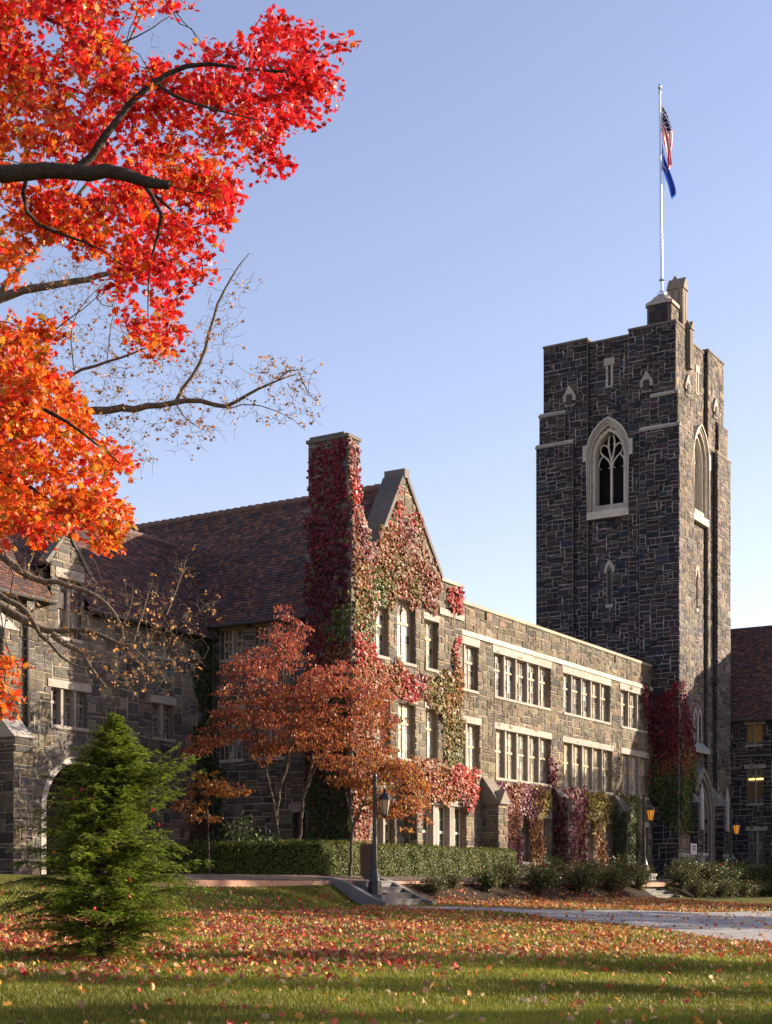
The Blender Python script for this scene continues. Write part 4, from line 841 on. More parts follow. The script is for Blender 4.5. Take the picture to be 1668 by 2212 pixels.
def mtips(poly, n, s):
    q = sample_poly(poly, max(4, n // 5), .02, 9, s); Yq = MY + np.clip(rng.normal(0, 1.4, len(q)), -2.4, 3); c = np.repeat(np.array([at(x, y, d) for (x, y), d in zip(q, Yq)]), 5, 0); c = c + unit(len(c)) * rng.uniform(.05, .48, (len(c), 1)) * np.array([1, 1, .6]); return c[inpoly(np.stack([834 + c[:, 0] / c[:, 1] * F, 1913 - (c[:, 2] - EYE) / c[:, 1] * F], -1), poly)]
tips = np.vstack([mtips(PA, 1180, 1), mtips(PB, 600, 2), mtips([(-10, 1400), (45, 1430), (40, 1500), (25, 1550), (-10, 1560)], 4, 3)])
gap = np.array([at(x, y, MY) for x, y in ((20, 300), (60, 545), (330, 95), (140, 300), (455, 420), (230, 560), (505, 250), (60, 835))])
tips = tips[np.array([np.min(np.hypot(p[0] - gap[:, 0], p[2] - gap[:, 2])) > .2 for p in tips])]
off = rng.uniform((-13, MY - 4.5, 5), (-5.6, MY + 4.5, 14.5), (420, 3)); off = off[((off[:, 0] + 8.2) / 5.2) ** 2 + ((off[:, 1] - MY) / 4.6) ** 2 + ((off[:, 2] - 9.5) / 5.2) ** 2 < 1]
lim = [([(-8.2, MY, 0), (-8.25, MY, 3), (-8.1, MY, 6), (-8.2, MY + .2, 9), (-7.9, MY, 12.5), (-7.7, MY, 15)], [.34, .28, .22, .13, .05]),
       ([(-8.1, MY, 8.2)] + pix([(-60, 372), (0, 368), (100, 368), (200, 374), (300, 381), (366, 400)], MY - 2.7, 0)[0], [.13, .105, .092, .085, .075, .05]),
       pix([(160, 368), (230, 300), (268, 235), (330, 170), (400, 140), (470, 132), (560, 160), (640, 150)], MY - 2.2, [.05, .04, .03, .02, .008]), pix([(330, 172, -.3), (380, 215, -.6), (440, 230, -.8), (560, 260, -1)], MY - 1.5, [.025, .018, .006]),
       pix([(300, 385), (360, 470), (330, 540), (318, 600), (320, 700)], MY - 2, [.03, .022, .012, .005]), pix([(310, 400), (390, 470), (430, 520), (440, 600)], MY + .5, [.025, .015, .006]), pix([(60, 370), (40, 460), (110, 505), (200, 520), (260, 570)], MY - 2.2, [.03, .025, .014, .006]),
       pix([(-60, 60), (60, 15), (150, 60), (240, 110), (330, 60)], MY + .6, [.04, .03, .02, .006]), pix([(-80, 900), (20, 860), (100, 880), (170, 930), (260, 1000)], MY - 1.8, [.05, .035, .02, .006]), pix([(-80, 1000), (20, 1020), (110, 1080), (200, 1150)], MY - .5, [.04, .03, .015, .006]),
       ([(-8.2, MY, 6.5)] + pix([(-80, 760), (20, 740), (90, 720)], MY - .5, 0)[0], [.08, .05, .02, .008]), ([(-8.1, MY, 10)] + pix([(-80, 120), (0, 130), (120, 180), (230, 220)], MY + .3, 0)[0], [.09, .06, .03, .01])]
recol(grow(lim, np.vstack([tips, off]), (.014, .0035), .1), (.045, .036, .03)).build('trunk', M['bark'], t, smooth=True)
def mcol(P):
    x = 834 + P[:, 0] / P[:, 1] * F; y = 1913 - (P[:, 2] - EYE) / P[:, 1] * F; n = len(P)
    red = np.clip(.68 + (x - 330) / 700 - (y - 350) / 1600 + .35 * np.sin(x * .013 + y * .006) * np.sin(y * .011 + 1) + rng.normal(0, .2, n), 0, 1)
    R1 = mixcol([(.68, .018, .018), (.5, .011, .017), (.26, .007, .01), (.72, .045, .016)], [4, 3, 2, 2], n); R2 = mixcol([(.74, .14, .012), (.7, .21, .016), (.66, .065, .012), (.52, .23, .022), (.34, .18, .02), (.38, .045, .01)], [4, 2, 4, 2, 1, 2], n)
    return np.where((rng.uniform(size=n) < red)[:, None], R1, R2)
mb = MB(); mb.leaves(*tuft(tips, 15, .2, .089, MAPLE, mcol, .8, .7, sz_v=.4)[:6], droop=1.0); mb.leaves(*tuft(off, 14, .5, .15, MAPLE, mcol, .8, .6)[:6], droop=.5); mb.build('crown', M['leaf'], t)

# nearly bare tree
BY = 25.
t = thing('bare_tree', 'nearly leafless grey tree with thin bent branches in front of the arched building', 'tree', (-9.6, BY, float(gz(-9.6, BY))), 'w')
def Az(P): return [(.283 * x, 1140.9 + .283 * y) for x, y in P]
tr = lambda z: [(-9.4, BY, z)]
B1 = pix([(160, 890), (290, 880), (340, 882), (380, 868), (430, 862), (490, 884), (550, 842), (600, 820), (640, 808)], BY, 0)[0]
bl = [([(-9.6, BY, 0), (-9.5, BY, 3), (-9.4, BY, 6), (-9.5, BY, 9), (-9.2, BY, 12), (-9, BY, 15)], [.3, .26, .22, .15, .05]),
      (tr(7.5) + B1, [.12, .075, .06, .05, .048, .042, .035, .025, .015, .008]), pix([(380, 868), (430, 790), (450, 730), (475, 640), (510, 580), (538, 548)], BY + .3, [.035, .03, .024, .015, .006]),
      pix([(490, 884), (540, 870), (620, 895), (660, 930)], BY, [.012, .009, .004]), pix([(380, 870), (400, 905), (440, 930)], BY, [.015, .01, .005]), pix([(600, 820), (640, 790), (670, 860), (690, 870)], BY - .3, [.012, .008, .004]),
      (tr(9.2) + pix([(-60, 690), (0, 640), (60, 622), (195, 605), (300, 570)], BY + 1, 0)[0], [.14, .1, .085, .06, .03]), pix([(0, 640), (60, 560), (120, 470), (200, 380)], BY + 1, [.07, .05, .03]), pix([(230, 180), (280, 90), (310, 20), (330, -40)], BY + 2, [.03, .02, .01]),
      (tr(7.2) + pix([(100, 850), (160, 800), (230, 785), (300, 760), (345, 738)], BY - .4, 0)[0], [.1, .03, .028, .024, .016, .006]), pix([(160, 800), (150, 700), (190, 640), (240, 600)], BY - .4, [.014, .01, .005]), pix([(230, 785), (240, 700), (250, 650)], BY, [.012, .008, .004]),
      (tr(5.2) + pix(Az([(-300, 60), (0, 200), (90, 270), (190, 390), (240, 400), (340, 390), (480, 420), (600, 450), (720, 500), (800, 560), (880, 650), (940, 730), (960, 790), (950, 860)]), BY - .5, 0)[0], [.1, .07, .06, .05, .042, .036, .03, .022, .012]),
      pix(Az([(190, 390), (210, 300), (250, 200)]), BY - .5, [.03, .022, .012]),
      (tr(4.6) + pix(Az([(-300, 420), (0, 580), (120, 660), (230, 730), (400, 810), (480, 770), (600, 770), (750, 810), (880, 880), (1010, 905)]), BY, 0)[0], [.12, .09, .08, .07, .05, .045, .04, .032, .025]),
      pix(Az([(1010, 905), (1090, 850), (1200, 760), (1300, 730), (1400, 680), (1500, 650), (1640, 590)]), BY, [.025, .02, .012, .005]), pix(Az([(400, 810), (500, 890), (600, 940), (680, 1000), (690, 1080), (740, 1130), (800, 1190), (855, 1270)]), BY - .2, [.06, .05, .035, .03, .02, .006]),
      (tr(4.8) + pix(Az([(-300, 380), (0, 500), (80, 560), (240, 620), (250, 790), (340, 830), (430, 940), (490, 1020), (650, 1070)]), BY - .8, 0)[0], [.08, .06, .05, .045, .035, .03, .022, .012]),
      pix(Az([(1010, 900), (1050, 760), (1100, 620), (1150, 440)]), BY, [.02, .014, .006]), pix(Az([(1270, 660), (1350, 470), (1400, 320), (1420, 230)]), BY, [.015, .01, .004]), pix(Az([(1005, 905), (1100, 980), (1200, 1080), (1280, 1190)]), BY - .3, [.014, .01, .004]),
      pix(Az([(740, 1130), (860, 1080), (940, 1130), (1030, 1280)]), BY, [.03, .016, .005]), pix(Az([(940, 730), (1000, 600), (1015, 470)]), BY - .5, [.012, .008, .004])]
tq = [sample_poly([(130, 760), (300, 720), (380, 770), (440, 740), (470, 640), (520, 560), (545, 600), (520, 680), (470, 760), (540, 800), (640, 770), (680, 820), (690, 900), (640, 935), (560, 900), (480, 930), (400, 960), (330, 920), (200, 900), (130, 870)], 330), sample_poly([(100, 560), (200, 510), (240, 640), (320, 720), (200, 800), (120, 740), (60, 640)], 130), sample_poly([(220, 90), (320, -30), (420, 40), (400, 140), (300, 190), (240, 160)], 100), sample_poly([(220, 900), (320, 940), (340, 1000), (290, 1040), (230, 980)], 50),
      sample_poly(Az([(0, 250), (250, 180), (500, 330), (800, 430), (1000, 480), (1150, 430), (1420, 260), (1450, 500), (1660, 580), (1600, 700), (1500, 800), (1600, 1050), (1300, 1150), (1100, 1250), (850, 1270), (650, 1150), (400, 1000), (250, 950), (100, 800)]), 330)]
btip = np.array([at(x, y, BY + d) for x, y in np.vstack(tq) for d in (np.clip(random.gauss(0, .7), -1.6, 1.6),)])
sub = np.vstack([btip + unit(len(btip)) * rng.uniform(.12, .4, (len(btip), 1)) for _ in range(4)])
btip = btip[np.array([min(np.linalg.norm(np.asarray(P)[:, None] - q, axis=2).min() if False else min(np.linalg.norm(np.asarray(a_) + (np.asarray(b_) - np.asarray(a_)) * f_ - q) for a_, b_ in zip(P[:-1], P[1:]) for f_ in (0, .33, .66, 1)) for P, _ in bl) < .95 for q in btip])]
sub = np.vstack([btip + unit(len(btip)) * rng.uniform(.1, .42, (len(btip), 1)) for _ in range(4)])
recol(grow(bl, np.vstack([btip, sub]), (.0085, .003), .1, bow=.2), (.13, .108, .085)).build('trunk', M['bark'], t, smooth=True)
lt = np.vstack([btip, sub]); xpx = 834 + lt[:, 0] / lt[:, 1] * F
sel = lt[(rng.uniform(size=len(lt)) < np.where(lt[:, 2] > 9.6, np.where(xpx > 560, .55, .2), np.where(xpx > 250, .25, .13)))]
mb = MB(); mb.leaves(*tuft(sel, 2, .07, .06, MAPLE, lambda P: mixcol([(.3, .17, .08), (.45, .24, .1), (.5, .22, .05), (.22, .12, .07), (.6, .3, .06)], [3, 3, 2, 2, 1], len(P)), .9, .9, 1.5)[:6], droop=1.4); mb.build('crown', M['dead'], t)

# hemlock on the lawn
HB = np.array([-3.85, 20.04, float(gz(-3.85, 20.04))]); t = thing('hemlock_tree', 'small dark green hemlock standing alone on the lawn at lower left', 'tree', tuple(HB), 'w')
HH = 3.38; mb = MB(); wood = MB(); wood.tube([HB - (0, 0, .1), HB + (.02, 0, .9), HB + (.05, 0, 2.2), HB + (.19, 0, HH * 1.04)], [.075, .06, .035, .006], 8, 0, (.05, .038, .03)); red = []
def hrad(h): return float(np.interp(h, [0, .08, .2, .32, .5, .66, .8, .92, 1], [.95, 1.25, 1.32, 1.18, .98, .72, .4, .15, .02]))
sp, sd, ss, sc = [], [], [], []
for k in range(560):
    h = .03 + .96 * (k + random.random()) / 560; az = k * 2.399 + random.uniform(-.35, .35); L_ = hrad(h) * random.choice((.45, .6, .75, .85, .95, 1, 1.1)); z0 = h * HH
    d = np.array([math.cos(az), math.sin(az), 0]); n = 9; s = np.linspace(0, 1, n); rise = .32 + .55 * h + random.uniform(-.2, .25)
    if math.sin(az * 3 + h * 19) * math.sin(h * 31 + az) > .62: L_ *= .45
    if az % 6.28 < 1.0 and .45 < h < .62: L_ *= 1.25; rise += .5
    P = HB + np.array([.19 * h, 0, z0]) + d * (s * L_)[:, None]; P[:, 2] += L_ * (rise * s - (.38 - .15 * h) * s ** 2.2); P[:, :2] += rng.normal(size=2) * .04 * s[:, None] ** 2
    wood.tube(P, np.linspace(.012, .002, n), 4, 0, (.07, .05, .035), False)
    for q in range(int(10 + 26 * L_)):               # side sprays
        f = random.uniform(.18, 1) ** .8; i = min(n - 2, int(f * (n - 1))); o = P[i] + (P[i + 1] - P[i]) * (f * (n - 1) - i)
        fw = (P[i + 1] - P[i]); fw = fw / np.linalg.norm(fw); side = np.cross(fw, (0, 0, 1)); side /= np.linalg.norm(side); sg = random.choice((-1, 1))
        dr = fw * random.uniform(.5, 1) + side * sg * random.uniform(.3, .9) + np.array([0, 0, random.uniform(-.5, .4)]); dr /= np.linalg.norm(dr); l = random.uniform(.09, .24) * (.55 + .6 * (1 - f)) * min(1, .35 + L_ * 1.4)
        sp.append(o); sd.append(dr); ss.append(l); sc.append(f)
sp, sd, ss, sc = map(np.array, (sp, sd, ss, sc)); N = len(sp); m_ = 8
f = np.linspace(.1, 1, m_)[None, :, None]; q = sp[:, None] + sd[:, None] * (ss[:, None, None] * f); q[..., 2] -= (f[..., 0] ** 2) * ss[:, None] * .22
side = np.cross(sd, np.array([0, 0, 1.])); side /= np.linalg.norm(side, axis=1)[:, None] + 1e-9
for sg in (-1, 1):
    pos = q.reshape(-1, 3); up = (sd[:, None] * .75 + sg * side[:, None] * .8 + rng.normal(size=(N, m_, 3)) * .18).reshape(-1, 3); nr = np.tile(np.array([0, 0, 1.]), (N * m_, 1)) + rng.normal(size=(N * m_, 3)) * .35
    ln = (np.repeat(ss, m_) * .2 + .016) * rng.uniform(.8, 1.25, N * m_); c = mixcol([(.07, .11, .015), (.12, .17, .018), (.2, .25, .022), (.28, .3, .035)], [3, 4, 3, 1], N * m_) * (1 + .5 * np.repeat(sc, m_)[:, None] * .6)
    mb.leaves(pos + up / np.linalg.norm(up, axis=1)[:, None] * ln[:, None] * .4, nr, up, ln, [(-.07, -.5), (.07, -.5), (.11, 0), (0, .55), (-.11, 0)], c)
wood.twigs(np.stack([sp, sp + sd * ss[:, None] * .9 - np.array([0, 0, 1]) * (ss * .15)[:, None]], 1), np.tile([.003, .001], (N, 1)), 3, 0, (.08, .06, .04)); wood.build('trunk', M['bark'], t); mb.build('crown', M['needle'], t)
cl = HB + np.stack([rng.uniform(-.8, .9, 15), rng.uniform(-.9, .1, 15) - .2, rng.uniform(.5, 2.7, 15)], -1)
cl = np.array([p for p in cl if np.hypot(p[0] - HB[0], p[1] - HB[1]) < hrad((p[2] - HB[2]) / HH) * .95])
mb = MB(); mb.leaves(cl, unit(len(cl)) + (0, -.6, .5), unit(len(cl)), .075, MAPLE, mixcol([(.6, .03, .03), (.5, .12, .02), (.4, .03, .03)], [3, 2, 2], len(cl)), droop=.8)
tag(mb.build('caught_leaves', M['dead'], frame='w', origin=tuple(HB)), 'red maple leaves caught among the hemlock branches', 'leaves', kind='stuff')

# dogwoods in front of the gabled building
def dogwood(label, base, limbs, polys, Y, spread, pal, per=9, lsz=.12):
    bz = np.array([base[0], base[1], float(gz(base[0], base[1]))]); t = thing('dogwood_tree', label, 'tree', tuple(bz), 'w', 'autumn dogwoods behind the hedge')
    tp_ = []
    for poly, n, yo in polys:
        q = sample_poly(poly, max(8, n // 9), .025, 7, n); c = np.array([at(x, y, Y + yo + np.clip(random.gauss(0, spread), -1.8 * spread, 1.8 * spread)) for x, y in q]); c = np.repeat(c, 9, 0); th_ = rng.uniform(0, 6.28, len(c)); rr = .62 * rng.uniform(0, 1, len(c)) ** .5; c = c + np.stack([rr * np.cos(th_), rr * np.sin(th_), rng.normal(0, .06, len(c)) - .14 * rr], -1); tp_.append(c[inpoly(np.stack([834 + c[:, 0] / c[:, 1] * F, 1913 - (c[:, 2] - EYE) / c[:, 1] * F], -1), poly)])
    tips = np.vstack(tp_); recol(grow(limbs, tips, (.016, .004), .1), (.085, .068, .052)).build('trunk', M['bark'], t, smooth=True)
    def cf(P):
        x = 834 + P[:, 0] / P[:, 1] * F; y = 1913 - (P[:, 2] - EYE) / P[:, 1] * F; return pal(x, y)
    mb = MB(); mb.leaves(*tuft(tips, per, .24, lsz, OVAL, cf, .3, .9, .8)[:6], droop=.9); mb.build('crown', M['leaf'], t)
DR = [(.32, .07, .048), (.38, .1, .062), (.21, .034, .03), (.4, .14, .065)]; DO = [(.42, .13, .035), (.36, .16, .035), (.27, .075, .03), (.46, .2, .05), (.2, .15, .03)]
def dpal(x, y):
    n = len(x); w = np.clip(.75 - (y - 1480) / 330 + rng.normal(0, .22, n), 0, 1); return np.where((rng.uniform(size=n) < w)[:, None], mixcol(DR, [3, 3, 2, 2], n), mixcol(DO, [3, 2, 3, 1, 1], n))
DY = 47.4; gb = lambda x: at(x, 1825, DY)
D1 = [(604, 1302), (632, 1312), (650, 1345), (672, 1352), (655, 1385), (652, 1410), (690, 1430), (700, 1450), (730, 1425), (765, 1440), (790, 1455), (812, 1430), (835, 1445), (850, 1480), (845, 1530), (870, 1560), (850, 1590), (870, 1640), (915, 1660), (930, 1710), (900, 1750), (850, 1730), (800, 1740), (760, 1700), (700, 1660), (650, 1620), (600, 1640), (560, 1655), (525, 1600), (480, 1610), (425, 1650), (388, 1630), (440, 1560), (475, 1530), (465, 1470), (490, 1415), (540, 1405), (560, 1390), (560, 1355), (590, 1345)]
lm = [([(gb(600)[0], DY, 1.7)] + pix([(598, 1740), (622, 1640), (632, 1560), (610, 1480), (612, 1400), (610, 1330)], DY, 0)[0], [.065, .055, .047, .036, .026, .018, .008]), ([(gb(640)[0], DY + .1, 1.7)] + pix([(655, 1720), (676, 1650), (668, 1560), (700, 1490), (720, 1450)], DY + .1, 0)[0], [.055, .05, .044, .033, .02, .008]),
      ([(gb(612)[0], DY - .1, 1.7)] + pix([(596, 1760), (575, 1660), (560, 1600), (500, 1560), (480, 1540)], DY - .3, 0)[0], [.05, .045, .035, .025, .015, .006]), pix([(655, 1720), (690, 1640), (760, 1590), (830, 1600), (880, 1680)], DY - .2, [.045, .035, .03, .02, .008]), pix([(668, 1560), (740, 1540), (800, 1480), (830, 1450)], DY, [.03, .022, .014, .006]), pix([(632, 1560), (570, 1500), (520, 1450), (500, 1430)], DY, [.03, .022, .012, .006])]
dogwood('large red and rust dogwood with several slender stems behind the hedge', gb(615)[:2], lm, [(D1, 3000, 0)], DY, .9, dpal, 7, .105)
E1 = [(720, 1640), (800, 1620), (880, 1640), (930, 1690), (945, 1740), (925, 1790), (880, 1800), (850, 1785), (820, 1760), (790, 1770), (770, 1740), (740, 1720), (700, 1690)]
lm = [([(at(757, 1825, DY)[0], DY - .6, 1.7)] + pix([(762, 1790), (785, 1740), (800, 1690), (850, 1660)], DY - .6, 0)[0], [.05, .045, .035, .02, .008]), pix([(762, 1790), (752, 1730), (740, 1680)], DY - .6, [.03, .02, .006]), pix([(785, 1740), (850, 1720), (910, 1740)], DY - .8, [.025, .016, .006])]
dogwood('small orange dogwood leaning right, between the near lamp post and the gabled building', at(757, 1825, DY - .6)[:2], lm, [(E1, 330, -.6)], DY, .5, lambda x, y: np.where((rng.uniform(size=len(x)) < .3)[:, None], mixcol(DR, [3, 3, 2, 2], len(x)), mixcol(DO + [(.5, .3, .05)], [3, 3, 2, 2, 1, 2], len(x))))
C1 = [(385, 1700), (440, 1655), (485, 1665), (500, 1685), (555, 1700), (540, 1718), (495, 1725), (470, 1750), (480, 1775), (440, 1785), (405, 1770), (380, 1745)]
lm = [([(at(452, 1825, 46.5)[0], 46.5, 1.7)] + pix([(450, 1780), (445, 1720), (470, 1690), (530, 1700)], 46.3, 0)[0], [.04, .032, .022, .014, .005]), pix([(445, 1720), (420, 1690), (400, 1720)], 46.3, [.02, .012, .005])]
dogwood('low orange-leaved dogwood at the hedge, just right of the hemlock', at(452, 1825, 46.5)[:2], lm, [(C1, 140, -1.0)], DY, .35, lambda x, y: mixcol(DO + [(.5, .22, .06)], [3, 3, 2, 2, 1, 2], len(x)))

# clipped hedge: one continuous L
def leafskin(mb, pts, nrm, n, size, pal, w, tpl=SMALL, out=.06):
    i = rng.integers(len(pts), size=n); p = pts[i] + rng.normal(size=(n, 3)) * .03 + nrm[i] * rng.uniform(-.05, out, (n, 1)); mb.leaves(p, nrm[i] + unit(n) * .8, unit(n) + (0, 0, .3), size * rng.uniform(.7, 1.35, n), tpl, mixcol(pal, w, n), droop=.4)
HG = thing('hedge', 'neatly clipped green hedge running round the lawn edge beside the brick walk', 'hedge', (-13.5, -2.5, 1.9)); mb = MB(); shade_core = MB()
pts, nr = [], []
for (a0, a1, b0, b1) in ((-13.9, -.5, -2.85, -2.16), (-13.9, -13.1, -2.3, 4.6)):
    zt = 2.97; n = 9000
    for (o, du, dv, nn, wt) in (((a0, b0, 1.92), (a1 - a0, 0, 0), (0, 0, zt - 1.92), (0, -1, .15), 1), ((a0, b0, 1.92), (0, b1 - b0, 0), (0, 0, zt - 1.92), (-1, 0, .15), 1), ((a1, b0, 1.92), (0, b1 - b0, 0), (0, 0, zt - 1.92), (1, 0, .15), .5), ((a0, b0, zt), (a1 - a0, 0, 0), (0, b1 - b0, 0), (0, 0, 1), 1)):
        o, du, dv = map(np.array, (o, du, dv)); area = np.linalg.norm(np.cross(du, dv)); k = int(area * 900 * wt); s = rng.uniform(size=(k, 2)); p = o + s[:, :1] * du + s[:, 1:] * dv
        nnv = np.tile(nn, (k, 1)).astype(float); wv = .035 * np.sin(p[:, 0] * 2.2 + p[:, 1] * 1.9) * np.sin(p[:, 2] * 4 + p[:, 0]) + .03 * np.sin(p[:, 0] * 6.1 + p[:, 2] * 3) ; p = p + nnv * wv[:, None]
        r = np.maximum(p[:, 2] - (zt - .14), 0) * (abs(nn[2]) < .5); p = p - nnv * (r ** 2 * 5)[:, None]; pts.append(p); nr.append(nnv)
    shade_core.box((a0 + .05, b0 + .05, 1.8), (a1 - .05, b1 - .05, zt - .05), 0, (.012, .02, .008))
pts = np.vstack(pts); nr = np.vstack(nr); W3 = ab_arr(pts); nw = np.stack([nr[:, 0] * U[0] + nr[:, 1] * V[0], nr[:, 0] * U[1] + nr[:, 1] * V[1], nr[:, 2]], -1)
leafskin(mb, pts, nr, 52000, .062, [(.11, .135, .025), (.08, .11, .022), (.16, .17, .035), (.2, .18, .04), (.22, .13, .05)], [4, 4, 3, 1.4, .4]); mb.build('foliage', M['ivy'], HG); shade_core.build('stems', M['bark'], HG)  # 'stems' here is a near-black box giving the hedge its inner shade

# rose bushes on the bank: three built, the rest copied
def bush(r, h, n, seed):
    mb = MB(); wd = MB(); pal = [(.04, .06, .02), (.055, .075, .022), (.1, .11, .03), (.13, .11, .035), (.16, .09, .045)]
    st = [np.array([0, 0, 0]) + np.array([math.cos(a) * r * q, math.sin(a) * r * q, h * (1.05 - .4 * q * q) * random.uniform(.75, 1.12)]) for a, q in ((random.uniform(0, 6.28), random.uniform(.1, .95)) for _ in range(26))]
    P = []
    for e in st:
        m_ = np.array([e[0] * .35, e[1] * .35, e[2] * .55]); wd.tube([(0, 0, -.1), m_, e], [.012, .008, .003], 4, 0, (.09, .06, .045), False)
        P.append(m_ + (e - m_) * rng.uniform(-.5, 1.0, (n // 26, 1)) + rng.normal(size=(n // 26, 3)) * .13 * np.array([1, 1, .9]))
    P = np.vstack(P); P = P[P[:, 2] > .02]; N_ = len(P); mb.leaves(P, unit(N_) + (0, 0, .5), unit(N_), .085 * rng.uniform(.6, 1.3, N_), OVAL, mixcol(pal, [3, 4, 3, 2, 1], N_), droop=.6)
    bl_ = np.array([e + rng.normal(size=3) * .05 for e in st[:1]]); bm = MB()
    for c in bl_: bm.leaves(np.tile(c, (9, 1)) + unit(9) * .02, unit(9), unit(9), .055, IVY, mixcol([(.45, .02, .03), (.55, .05, .06)], [1, 1], 9), droop=1)
    return mb, wd, bm
protos = []
def put_bush(i, a, b, s, label, group):
    z = gza(a, b) - .03; k = i % 3
    if len(protos) <= k:
        t = thing('rose_bush', label, 'bush', (0, 0, 0), 'ab', group); ORG[t.name] = ('w', (0, 0, 0)); fm, wd, bm = bush(.72, 1.05, 1900, k); ch = [fm.build('foliage', M['ivy'], t), wd.build('stems', M['bark'], t), bm.build('bloom', M['cloth'], t)]; protos.append((t, ch))
    else:
        src, chs = protos[k]; t = src.copy(); SC.collection.objects.link(t); t['label'] = label; t['group'] = group
        for c in chs: q = c.copy(); SC.collection.objects.link(q); q.parent = t
    t.location = ab(a, b, z); t.rotation_euler = (0, 0, random.uniform(0, 6.28)); s = s * (.78 if a < 9 else 1); t.scale = (s * 1.25 * random.uniform(.95, 1.1),) * 2 + (s * random.uniform(.9, 1.08),)
i = 0
ORD = ['first', 'second', 'third', 'fourth', 'fifth', 'sixth', 'seventh', 'eighth', 'ninth', 'tenth', 'eleventh', 'twelfth', 'thirteenth', 'fourteenth']
for k, (a, b, s) in enumerate([(-10.4, -4.8, .85), (-8.6, -4.5, .7), (-6.4, -4.7, 1.1), (-4.6, -4.5, 1.15), (-2.6, -4.8, 1.3), (-.8, -4.5, 1.4), (1.0, -4.8, 1.35), (2.7, -4.5, 1.45), (4.4, -4.75, 1.45), (6.1, -4.5, 1.4), (7.7, -4.6, 1.25)]):
    put_bush(i, a, b, s, ORD[k] + ' dark rose bush on the shaded bank, counted rightwards from the near steps', 'rose bushes on the shaded bank'); i += 1
for k, (a, b, s) in enumerate([(12.9 + 1.55 * q, -4.4 + .3 * (q % 2), 1.0 + .1 * ((q * 7) % 3 - 1)) for q in range(14)]):
    put_bush(i, a, b - .15, s * 1.12, ORD[k] + ' yellow-green rose bush in the row right of the far steps, counted rightwards', 'rose bushes right of the far steps'); i += 1
for k in range(11):
    put_bush(i, 12.7 + 1.7 * k, -5.35 + .15 * (k % 2), .82, ORD[k] + ' low rose bush at the bank foot right of the far steps, counted rightwards', 'low rose bushes at the foot of the bank'); i += 1
def shrub(label, p, h):
    z = float(gz(p[0], p[1])); t = thing('evergreen_shrub', label, 'shrub', (p[0], p[1], z), 'w'); mb = MB(); wd = MB(); o = np.array([p[0], p[1], z])
    for k in range(14):
        e = o + np.array([random.gauss(0, .3) * h, random.gauss(0, .3) * h, h * random.uniform(.5, 1)]); wd.tube([o, (o + e) / 2 + (0, 0, .1), e], [.015, .01, .004], 4, 0, (.1, .08, .06), False)
        n = 26; mb.leaves(e + rng.normal(size=(n, 3)) * .14, unit(n) + (0, 0, .8), unit(n), .13, OVAL, mixcol([(.04, .07, .02), (.07, .1, .03), (.12, .14, .04)], [3, 3, 1], n), droop=.5)
    mb.build('foliage', M['ivy'], t); wd.build('stems', M['bark'], t)
shrub('dark broad-leaved shrub behind the hedge, left of the large dogwood stems', at(505, 1820, 48.6)[:2], 1.9); shrub('small bright-leaved shrub just above the hedge, left of the dogwood stems', at(575, 1820, 47.6)[:2], 1.35)

# climbing vines on the walls
def field(anch, P, n):
    A_ = np.array([a[:2] for a in anch]); d = ((P[:, None] - A_[None]) ** 2).sum(2) + .15; w = 1 / d ** 1.6; w /= w.sum(1)[:, None]; pick = (w.cumsum(1) > rng.uniform(size=(n, 1))).argmax(1)
    return np.array([a[2] for a in anch])[pick] * rng.uniform(.7, 1.3, (n, 1)) * rng.uniform(.9, 1.1, (n, 3))
def ivy(label, patches, group=None, size=.125):
    mb = MB(); wd = MB(); org = None
    for face, fixed, poly, dens, anch, thick in patches:
        poly = np.array(poly, float); x, y = poly[:, 0], poly[:, 1]; area = abs((x * np.roll(y, 1) - y * np.roll(x, 1)).sum()) / 2; n = int(area * dens * 1.55)
        P = sample_poly(poly, n, 1.6, .13, len(label) + fixed); 
        if dens < 90: P = P[(np.sin(P[:, 0] * 3.1 + np.sin(P[:, 1] * 2.3)) + np.sin(P[:, 1] * 1.9 + P[:, 0]) + rng.normal(0, .7, n)) > -.5]; n = len(P)
        out = .035 + thick * rng.uniform(0, 1, n) ** 1.3 * (.55 + .45 * np.sin(P[:, 0] * 2.7 + 1.1 * np.sin(P[:, 1] * 3.3)) * np.sin(P[:, 1] * 2.4)); out = np.maximum(out, .03)
        Q = PT(face, P[:, 0], P[:, 1], fixed, out); on = PT(face, 0., 0., 0., 1.); hz = np.array([on[1], on[0], 0])
        nr = on * 1.0 + np.array([0, 0, .35]) + rng.normal(size=(n, 3)) * .42; up = np.array([0, 0, -1.]) + hz * rng.normal(0, .45, (n, 1)) + on * .25
        mb.leaves(Q, nr, up, size * rng.uniform(.5, 1.4, n), IVY, field(anch, P, n), droop=.5)
        k = max(2, int(area * 1.2)); S_ = sample_poly(poly, k); L_ = rng.uniform(.4, 1.1, (k, 1)); f = np.linspace(0, 1, 5)[None]; tt = S_[:, :1] + np.cumsum(rng.normal(0, .05, (k, 5)), 1); zz = S_[:, 1:] - f * L_
        wd.twigs(PT(face, tt, zz, fixed, .045), np.tile(np.linspace(.012, .006, 5), (k, 1)), 4, 0, (.09, .065, .05))
        if org is None: org = PT(face, poly[:, 0].mean(), poly[:, 1].min(), fixed, 0)
    t = thing('climbing_vine', label, 'vine', tuple(org), 'ab', group); mb.build('leaves', M['ivy'], t); wd.build('stem', M['bark'], t)
CR = (.15, .014, .025); DC_ = (.085, .011, .022); OL = (.18, .135, .028); OG = (.27, .105, .027); RD = (.37, .032, .027); PK = (.22, .075, .062); GR = (.09, .12, .025); BR = (.23, .07, .032); PU = (.15, .03, .06); YL = (.42, .32, .05); DG = (.04, .065, .02)
